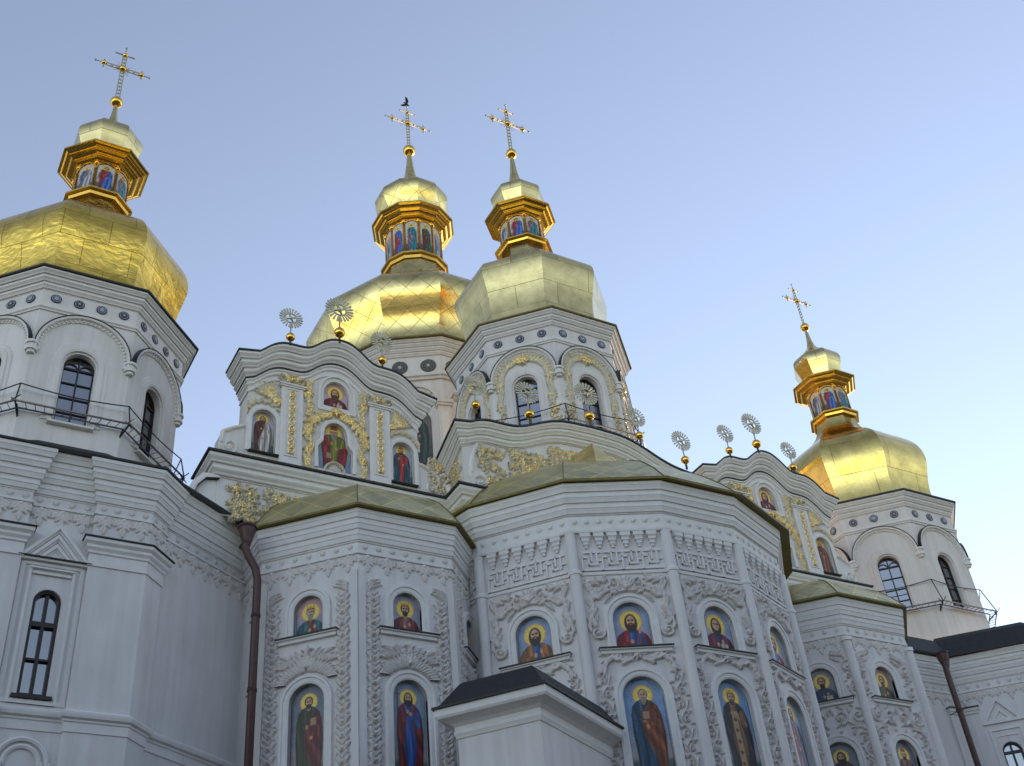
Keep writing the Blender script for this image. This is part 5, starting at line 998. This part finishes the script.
small_apse((13.84, 32.97), 'left small apse with leaf-chain reliefs and crowned saint icons', [
    (1, 's', dict(robe=(0.10, 0.34, 0.36), inner=(0.38, 0.16, 0.10), hair=GR, beard=0.7, crown='crown', mix=True, bg=(0.66, 0.46, 0.52), bg2=(0.36, 0.44, 0.66), seed=1), 'icon of a crowned grey bearded saint in teal and red'),
    (2, 's', dict(robe=(0.42, 0.12, 0.12), inner=(0.46, 0.34, 0.32), hair=DK, beard=0.6, crown='crown', bg=(0.50, 0.52, 0.62), bg2=(0.45, 0.52, 0.68), seed=2), 'icon of a crowned dark bearded saint in red'),
    (1, 'b', dict(robe=(0.36, 0.13, 0.10), inner=(0.19, 0.22, 0.12), hair=DK, beard=0.5, book=(0.28, 0.66), drape=-1, bg=(0.30, 0.35, 0.42), bg2=(0.55, 0.42, 0.42), seed=4, staff=-0.2), 'icon of a dark haired saint with a book, red brown cloak over green'),
    (2, 'b', dict(robe=(0.40, 0.11, 0.11), inner=(0.16, 0.28, 0.52), hair=DK, beard=0.5, long=True, open=1, cross=True, h1=(-0.05, 0.72), h2=(0.12, 0.70), bg=(0.36, 0.46, 0.58), bg2=(0.55, 0.48, 0.46), seed=5), 'icon of a bearded figure in red cloak and blue robe with a staff'),
    (3, 's', dict(robe=(0.3, 0.3, 0.35), inner=WINE, hair=DK, beard=0.6, seed=6), None), (3, 'b', dict(robe=WINE, inner=BLUE, hair=GR, beard=0.6, seed=7), None)], False, 'leaf')
small_apse((33.5, 32.6), 'right small apse with round corner shafts and scroll reliefs', [
    (1, 's', dict(robe=(0.12, 0.20, 0.30), inner=(0.14, 0.20, 0.28), hair=(0.07, 0.06, 0.06), beard=1.2, book=True, bg=(0.45, 0.46, 0.50), bg2=(0.34, 0.40, 0.48), seed=8), 'icon of a black bearded saint in dark blue with a book'),
    (2, 's', dict(robe=(0.26, 0.28, 0.14), inner=(0.42, 0.26, 0.14), hair=BR, beard=0.9, bg=(0.62, 0.48, 0.44), bg2=(0.40, 0.42, 0.50), seed=9), 'icon of a brown bearded saint in olive and brown'),
    (1, 'b', dict(robe=(0.26, 0.20, 0.12), inner=(0.30, 0.14, 0.12), hair=DK, beard=0.7, veil=(0.16, 0.12, 0.10), bg=(0.36, 0.40, 0.44), seed=10), 'icon of a dark hooded saint low on the right apse'),
    (2, 'b', dict(robe=(0.34, 0.16, 0.12), inner=(0.40, 0.26, 0.22), hair=DK, beard=0.7, crown='mitre', bg=(0.34, 0.36, 0.42), seed=12), 'icon of a saint in a mitre low on the right apse'),
    (3, 's', dict(robe=WINE, inner=TEAL, hair=DK, seed=13), None)], True, 'scroll', off=(0, 0.34, -0.14, 0, 0), rise=0.82)

# middle apse
X0, Y0, RW = 23.5, 33.4, 7.5; AN = [-86, -61.5, -36.7, -12.2, 10.6, 35.4, 60, 84]; ctr = (X0, Y0)
P, FS = apse_faces(ctr, AN, RW); mb = MB()
NS = lambda: arch(0, 16.24, 1.18, 17.80); NB = lambda: arch(0, 11.9, 1.28, 15.32)
for i, (F, hw) in enumerate(FS):
    wallface(mb, F, [(-hw, 0), (hw, 0), (hw, 22.1), (-hw, 22.1)], [NS(), NB()] if 0 < i < 6 else [], WHITE, 0.18)
ap_ = mb.build('apse', church); ap_['label'] = 'large middle apse with round shafts, key-pattern frieze and saint icons'
for i, (F, hw) in enumerate(FS):
    m = MB(); mr = MB(); mk = MB(); mc = MB()
    if 0 < i < 6:
        niche_ring(m, F, 0, 16.24, 1.18, 17.80, 0.10, 0.28); m.build('niche_surround', ap_); m = MB(); niche_ring(m, F, 0, 11.9, 1.28, 15.32, 0.10, 0.28); m.build('niche_surround', ap_); m = MB(); sill(m, m, F, 0, 16.23, 1.16); m.build('window_sill', ap_)
        for s in (-1, 1):
            m = MB(); rel_strip(m, F, s*1.13, 11.9, 15.42, 0.46, RELIEF, 'vine', 0.09, step=0.40); m.build('stucco_strip', ap_)
            mr = MB(); r = Rel(min(0, s*1.48), max(0, s*1.48), 16.45, 18.86, 0.022)
            r.spiral(s*1.12, 16.78, 0.22, math.pi*0.9 if s > 0 else 0.1*math.pi, 1.3, 0.085, 0.10, cw=s); r.stroke([(s*1.32, 16.85), (s*1.33, 17.2), (s*1.18, 17.45), (s*1.15, 17.75)], 0.08, 0.09)
            for (x, y, a, L) in ((1.15, 17.15, 1.7, 0.30), (1.30, 17.45, 2.2, 0.30), (1.1, 17.65, 0.9, 0.34), (1.22, 17.9, 2.4, 0.34), (0.92, 18.0, 0.3, 0.36), (1.32, 16.9, 0.9, 0.2)): r.leaf(s*x, y, a if s > 0 else math.pi-a, L, 0.15, 0.10, curl=0.35*s, lobes=1)
            sx = lambda pts: [(s*a_, b_) for a_, b_ in pts]
            acanth(r, sx([(1.14, 17.0), (1.28, 17.25), (1.16, 17.55), (1.22, 17.85), (1.10, 18.12), (1.22, 18.4)]), 0.22, 0.095, 0.10, step=0.10)
            acanth(r, sx([(1.02, 17.95), (0.86, 18.14), (0.66, 18.25), (0.40, 18.20), (0.22, 18.25)]), 0.25, 0.10, 0.11, step=0.11)
            acanth(r, sx([(1.25, 18.62), (1.0, 18.55), (0.78, 18.62)]), 0.22, 0.11, 0.11, step=0.12)
            r.spiral(s*0.42, 18.42, 0.21, math.pi/2, 1.3, 0.08, 0.11, cw=s); r.rosette(s*1.18, 18.55, 0.22, 6, 0.10)
            for (x, y, a, L) in ((0.50, 18.12, -0.6, 0.46), (0.64, 18.5, 0.6, 0.34), (0.72, 18.3, -0.2, 0.40), (0.95, 18.68, -0.3, 0.26), (1.0, 18.35, -1.3, 0.3), (0.18, 18.2, 2.6, 0.26)): r.leaf(s*x, y, a if s > 0 else math.pi-a, L, 0.16, 0.11, curl=-0.3*s, lobes=1)
            r.mesh(mr, F, RELIEF, clip=lambda U, V: np.where(V > 17.22, np.hypot(U, V-17.22) > 0.86, np.abs(U) > 0.86)); mr.build('stucco_scroll', ap_)
        r = Rel(-1.25, 1.25, 15.35, 16.06, 0.022)
        for s in (-1, 1):
            r.spiral(s*0.62, 15.98, 0.19, math.pi/2, 1.3, 0.08, 0.10, cw=-s); r.stroke([(s*0.1, 15.95), (s*0.3, 15.80), (s*0.5, 15.82), (s*0.85, 15.95), (s*1.05, 15.75)], 0.07, 0.09)
            for (x, y, a, L) in ((0.15, 16.0, 0.6, 0.28), (0.3, 15.85, -0.5, 0.25), (0.85, 16.05, 0.3, 0.32), (0.95, 15.9, -0.9, 0.36), (1.05, 15.7, -1.2, 0.3), (0.42, 16.08, 1.9, 0.2), (1.0, 16.1, -0.1, 0.22)): r.leaf(s*x, y, a if s > 0 else math.pi-a, L, 0.13, 0.09, curl=-0.3*s, lobes=1)
        for s in (-1, 1): acanth(r, [(s*0.15, 15.9), (s*0.4, 15.84), (s*0.75, 16.0), (s*1.0, 15.82), (s*1.12, 15.55)], 0.20, 0.10, 0.10, step=0.11)
        r.rosette(0, 15.98, 0.17, 6, 0.11); mr = MB(); r.mesh(mr, F, RELIEF, clip=lambda U, V: np.hypot(U, V-14.68) > 0.96); mr.build('stucco_garland', ap_)
        mr = MB(); r = Rel(-0.4, 0.4, 18.12, 18.88, 0.022); r.shell(0, 18.30, 0.46, 0.14, 0.55, math.pi-0.55, 5); r.mesh(mr, F, RELIEF); mr.build('stucco_shell', ap_)
    # stepped corbels and the key pattern under them
    c = hw-0.26; us = spread(-c, c, 0.42)
    for u in us:
        for q, (b, z0, z1) in enumerate(((0.17, 20.16, 20.34), (0.13, 20.02, 20.15), (0.09, 19.89, 20.01), (0.05, 19.78, 19.88))): fbox(mc, F, u-b, u+b, z0, z1-0.03, 0, 0.15-0.03*q, TRIM); fbox(mc, F, u-b-0.015, u+b+0.015, z1-0.03, z1, 0, 0.165-0.03*q, TRIM)
    n = max(2, int(round(2*c/0.66))); p = 2*c/n
    for k in range(n):
        u = -c+k*p; v0, v1 = 18.98, 19.62; t = 0.055; 
        for (a, b, e, f) in ((0.0, 1.0, 0.0, 0.0), (0.04, 0.04, 0.0, 0.72), (0.04, 0.36, 0.72, 0.72), (0.36, 0.36, 0.30, 0.72), (0.36, 0.62, 0.30, 0.30), (0.52, 0.52, 0.52, 1.0), (0.20, 0.52, 1.0, 1.0), (0.78, 0.78, 0.30, 1.0), (0.62, 0.94, 1.0, 1.0), (0.80, 0.98, 0.52, 0.52)):
            x0, x1, y0, y1 = u+a*p, u+b*p, v0+e*(v1-v0), v0+f*(v1-v0)
            fbox(mk, F, x0-t/2, x1+t/2, y0-t/2, y1+t/2, 0, 0.062+0.002*((k+int(a*10)) % 3), TRIM)
    mr = MB(); rosette_row(mr, F.shift(dw=0.05), spread(-hw, hw, 0.42), 20.76, TRIM, 0.12, 0.04); mr.build('rosette_row', ap_); mk.build('key_pattern_frieze', ap_); mc.build('corbel_row', ap_)
for a in AN[1:-1]:
    m = MB(); x, y = X0+(RW+0.03)*math.sin(R_(a)), Y0-(RW+0.03)*math.cos(R_(a)); tube(m, [(x, y, 0), (x, y, 18.82)], 0.175, WHITE, 16, caps=False); tube(m, [(x, y, 18.92), (x, y, 20.30)], 0.175, WHITE, 16, caps=False)
    tube(m, [(x, y, 18.80), (x, y, 18.86), (x, y, 18.93)], [0.20, 0.235, 0.20], TRIM, 16); m.build('shaft', ap_)
m = MB(); sweep(m, P, [(0, 18.80), (0.05, 18.80), (0.06, 18.86), (0.04, 18.90), (0, 18.90)], TRIM, z=0)
sweep(m, P, [(0, 20.34), (0.10, 20.34), (0.12, 20.40), (0.12, 20.48), (0.05, 20.50), (0.05, 20.98), (0.09, 21.0)]+cprof(0.40, 1.10, 3, 1.0, 0.08, 21.0)[1:], TRIM, z=0)
m.build('cornice', ap_)
m = MB(); eP = octa((X0+0.15, Y0+0.1), 7.58, arc=[-86, -61.5, -36.7, -11.6, 10.8, 36.0, 60, 84]); sweep(m, eP, [(0.1, 22.105), (0.50, 22.105), (0.62, 22.09), (0.62, 22.18), (0.40, 22.25)], SOFFIT, z=0, mfun=lambda j: FLASH if j == 3 else SOFFIT); m.build('eave', ap_)
prof = [(8.05, 22.22), (7.4, 23.0), (6.6, 23.8), (5.7, 24.45), (4.8, 24.72), (3.8, 24.92), (2.75, 25.1)]
m = MB(); facet_roof(m, (X0+0.15, Y0+0.1), [-86, -61.5, -36.7, -11.6, 10.8, 36.0, 60, 84], prof, GOLD_A); rf = m.build('roof', church); seams(rf, (X0+0.15, Y0+0.1), [-61.5, -36.7, -11.6, 10.8, 36.0, 60], prof, SOFFIT, 0.025)
m = MB(); pk = [(21.95, 29.3, 25.98), (20.65, 28.9, 24.20), (23.2, 29.0, 24.30), (21.2, 28.2, 24.1), (22.4, 28.1, 24.1), (21.95, 30.62, 26.0), (20.5, 30.62, 24.9), (23.4, 30.62, 25.0)]
m.add(pk, [[0, 1, 3], [0, 3, 4], [0, 4, 2], [0, 5, 6, 1], [0, 2, 7, 5]], GOLD_R, False, [(0.3*i, 0.2*i) for i in range(8)]); m.build('gilt_peak', rf)
for (fi, wh, p, lb) in [
    (1, 's', dict(robe=(0.52, 0.32, 0.12), inner=(0.12, 0.28, 0.46), hair=(0.16, 0.09, 0.06), long=True, mix=False, bg=(0.36, 0.52, 0.72), bg2=(0.42, 0.50, 0.62), seed=61, beard=0.3), 'icon of a long haired figure in ochre and blue, middle apse, nearest the porch'),
    (2, 's', dict(robe=(0.50, 0.12, 0.14), inner=(0.14, 0.30, 0.50), hair=(0.22, 0.13, 0.09), long=True, mix=True, hand=(0.42, 0.38), bg=(0.40, 0.55, 0.76), bg2=(0.58, 0.50, 0.56), seed=62, beard=0.4), 'icon of a figure in red and blue with one raised hand'),
    (3, 's', dict(robe=(0.40, 0.12, 0.16), inner=(0.10, 0.16, 0.28), hair=(0.14, 0.08, 0.06), long=True, book=True, mix=True, bg=(0.42, 0.55, 0.76), bg2=(0.50, 0.52, 0.62), seed=63), 'icon of a long haired saint in blue and wine with a small book'),
    (4, 's', dict(robe=(0.50, 0.12, 0.14), inner=BLUE, hair=DK, beard=0.4, bg=(0.60, 0.66, 0.76), seed=64), 'icon of a saint in red on the right flank of the middle apse'),
    (1, 'b', dict(robe=WINE, inner=BLUE, hair=GR, beard=0.6, seed=65), None),
    (2, 'b', dict(robe=(0.46, 0.24, 0.12), inner=(0.14, 0.26, 0.34), hair=GR, beard=0.5, drape=-1, book=(0.02, 0.66), h2=(0.05, 0.56), bg=(0.34, 0.52, 0.74), bg2=(0.66, 0.56, 0.50), seed=66), 'icon of a grey bearded saint in blue with an orange brown cloak and a book'),
    (3, 'b', dict(robe=(0.16, 0.13, 0.13), inner=(0.50, 0.36, 0.24), hair=BR, beard=0.8, crown='crown', open=1, stole=True, h1=(-0.12, 0.70), h2=(0.12, 0.70), bg=(0.30, 0.50, 0.72), bg2=(0.60, 0.56, 0.56), seed=67), 'icon of a crowned saint in dark cloak over a patterned gold stole'),
    (4, 'b', dict(robe=(0.48, 0.13, 0.12), inner=(0.40, 0.38, 0.44), hair=DK, beard=0.5, bg=(0.50, 0.60, 0.72), seed=68), 'icon of a tall saint in red on the right flank of the middle apse'),
    (5, 's', dict(robe=WINE, inner=TEAL, hair=DK, seed=69), None)]:
    F = FS[fi][0]
    if wh == 's': icon(ap_, F, 0, 16.24, 1.18, 17.80, p, -0.16, label=lb)
    else: icon(ap_, F, 0, 11.9, 1.28, 15.32, dict(p, full=True), -0.16, label=lb)

# ------------------------------------------------------------------ porch between the apses
E0, E1, E2 = np.array((13.52, 27.07)), np.array((15.61, 24.50)), np.array((19.6, 26.80))
po = thing('porch', (16.0, 27.3, 0), 'plain white annex with black sheet roof in the corner between the left and middle apses', 'annex')
d1 = (E1-E0)/np.linalg.norm(E1-E0); d2 = (E2-E1)/np.linalg.norm(E2-E1); n1 = np.array((d1[1], -d1[0])); n2 = np.array((d2[1], -d2[0]))
eav = [E0-n1*2.6, E0, E1, E2]; Mi = miters(eav, False)
def ins(k): return [tuple(p-q*k) for p, q in zip(eav, Mi)]
pp = ins(0.50); mb = MB(); sweep(mb, pp, [(0, 0), (0, 13.3)], WHITE, z=0, caps=False); wv = mb.build('wall', po)
m = MB(); sweep(m, pp, [(0, 12.84), (0.03, 12.84), (0.05, 12.90), (0.08, 12.96), (0.08, 13.02), (0.06, 13.04), (0.06, 13.16), (0.16, 13.24), (0.30, 13.30), (0.42, 13.34), (0.46, 13.40), (0.46, 13.60), (0, 13.6)], TRIM, z=0); m.build('cornice', wv)
m = MB(); sweep(m, pp, [(0.0, 13.602), (0.49, 13.602), (0.52, 13.602), (0.52, 13.67), (0.42, 13.70), (0.36, 13.74), (-0.10, 14.42), (-0.16, 14.47), (-1.6, 14.75)], BLACKROOF, z=0)
m.build('roof', po)

# ------------------------------------------------------------------ drainpipes
def drainpipe(pts, hop, label, rad=0.125):
    t = thing('drainpipe', (pts[-1][0], pts[-1][1], 0), label, 'drainpipe', 'brown drainpipes beside the apses')
    m = MB(); tube(m, pts, rad, PIPE, 14); o = m.build('pipe', t)
    x, y, z = hop; m = MB(); tube(m, [(x, y, z-0.55), (x, y, z-0.28), (x, y, z-0.05), (x, y, z+0.12)], [rad, rad*1.6, rad*2.1, rad*2.1], PIPE, 16); tube(m, [(x, y, z+0.06), (x, y, z+0.13)], rad*2.3, PIPE, 16); m.build('hopper', t)
    p, q = Vector(pts[-2]), Vector(pts[-1]); L = (q-p).length; n = int(L/2.2)
    for i in range(n):
        c = p.lerp(q, (i+0.5)/n); m = MB(); tube(m, [c-Vector((0, 0, 0.05)), c+Vector((0, 0, 0.05))], rad*1.18, PIPE, 12); tube(m, [c, c+Vector((0, 0.55, 0))], 0.02, PIPE, 5); m.build('bracket', t)
drainpipe([(9.22, 30.75, 20.2), (9.20, 30.75, 19.75), (9.30, 30.75, 19.5), (9.55, 30.75, 19.1), (9.63, 30.75, 18.7), (9.66, 30.75, 0)], (9.22, 30.75, 20.40), 'brown drainpipe with a bend, left of the left apse')
drainpipe([(39.35, 30.5, 20.0), (39.30, 30.5, 19.6), (39.28, 30.5, 19.3), (39.28, 30.5, 19.0), (39.25, 30.5, 0)], (39.35, 30.5, 20.22), 'brown straight drainpipe right of the right apse')

# ------------------------------------------------------------------ sunburst finials
def make_finial(name):
    t = bpy.data.objects.new(name, None); col.objects.link(t)
    F = FW(0.0); m = MB(); ball(m, (0, 0, 0.0), 0.17, POLISH, 18, 12); tube(m, [(0, 0, -0.42), (0, 0, -0.10)], 0.05, SOFFIT, 8, r2=0.04); m.build('gilt_ball', t)
    m = MB(); tube(m, [(0, 0, 0.1), (0, 0, 0.62)], 0.028, SILV, 6); m.build('rod', t)
    m = MB(); zc = 0.92; n = 22
    for i in range(n):
        a = 2*math.pi*i/n; V = []
        for w_ in (-0.015, 0.015):
            for (r, da) in ((0.20, -0.05), (0.44, -0.085), (0.47, 0.0), (0.44, 0.085), (0.20, 0.05)): V.append(F.p(r*math.cos(a+da), zc+r*math.sin(a+da), w_))
        m.add(V, [[0, 1, 2, 3, 4], [5, 6, 7, 8, 9], [0, 1, 6, 5], [1, 2, 7, 6], [2, 3, 8, 7], [3, 4, 9, 8]], SILV)
    for r in (0.22,): 
        c = [F.p(r*math.cos(2*math.pi*i/20), zc+r*math.sin(2*math.pi*i/20)) for i in range(21)]; tube(m, c, 0.028, SILV, 6, caps=False)
    for i in range(4):
        a = math.pi/2*i+0.4; tube(m, [F.p(0, zc), F.p(0.21*math.cos(a), zc+0.21*math.sin(a))], 0.035, SILV, 6)
    ball(m, F.p(0, zc), 0.075, SILV, 10, 8); m.build('sunburst', t)
    return t
proto = make_finial('sunburst_finial'); first = True
FN = [(10.52, 31.15, 28.97, 1.0, 'sunburst finial over the left shoulder of the left side gable'), (12.42, 31.15, 29.80, 1.25, 'large sunburst finial on the crest of the left side gable'), (14.15, 31.15, 29.0, 1.0, 'sunburst finial over the right shoulder of the left gable, before the diamond patterned dome'),
      (17.5, 30.2, 27.17, 1.0, 'sunburst finial at the left corner of the low middle gable'), (19.85, 30.2, 27.38, 1.12, 'sunburst finial in front of the left drum window above the middle gable'), (22.69, 30.2, 28.05, 1.2, 'sunburst finial on the crest of the middle gable, before the right drum window'), (25.05, 30.2, 27.70, 1.0, 'sunburst finial beside the end of the drum railing'), (27.2, 30.2, 27.02, 1.05, 'lone sunburst finial low on the right slope of the middle gable'),
      (30.7, 31.15, 28.96, 1.0, 'sunburst finial over the left shoulder of the right side gable'), (32.45, 31.15, 29.75, 1.22, 'largest sunburst finial on the crest of the right side gable'), (34.35, 31.15, 28.95, 1.0, 'sunburst finial nearest to the smooth bright dome on the right')]
kids = list(proto.children)
for (x, y, z, s, lb) in FN:
    if first: t = proto; first = False
    else:
        t = proto.copy(); col.objects.link(t)
        for ch in kids: c = ch.copy(); col.objects.link(c); c.parent = t
    t.location = (x, y, z); t.scale = (s, s, s); t['label'] = lb; t['category'] = 'finial'; t['group'] = 'sunburst finials along the gables'

# ------------------------------------------------------------------ bird on the tallest cross
m = MB(); bx, by, bz = CB[0], CB[1], 67.45
def loft(m, pts, rad, mt, n=10): tube(m, pts, rad, mt, n)
loft(m, [(bx+0.30, by, bz+0.02), (bx+0.22, by, bz+0.08), (bx+0.05, by, bz+0.15), (bx-0.10, by, bz+0.22), (bx-0.20, by, bz+0.30), (bx-0.28, by, bz+0.32), (bx-0.36, by, bz+0.30)], [0.02, 0.06, 0.11, 0.10, 0.06, 0.065, 0.015], BIRDM)
for s in (-1, 1):
    V = [(bx+0.05, by+s*0.06, bz+0.2), (bx-0.12, by+s*0.06, bz+0.24), (bx-0.30, by+s*0.35, bz+0.45), (bx-0.42, by+s*0.62, bz+0.52), (bx-0.15, by+s*0.55, bz+0.44), (bx+0.08, by+s*0.32, bz+0.30)]
    V2 = [(a, b, c-0.03) for a, b, c in V]; m.add(V+V2, [[0, 1, 2, 3, 4, 5], [6, 7, 8, 9, 10, 11]]+[[i, (i+1) % 6, 6+(i+1) % 6, 6+i] for i in range(6)], BIRDM)
for s in (-0.03, 0.03): tube(m, [(bx+0.02, by+s, bz+0.1), (bx+0.02, by+s, bz-0.05)], 0.012, BIRDM, 5)
b_ = m.build('bird'); b_.scale = (0.7, 0.7, 0.7); b_['label'] = 'small dark bird with open wings perched on top of the tallest cross'; b_['category'] = 'bird'
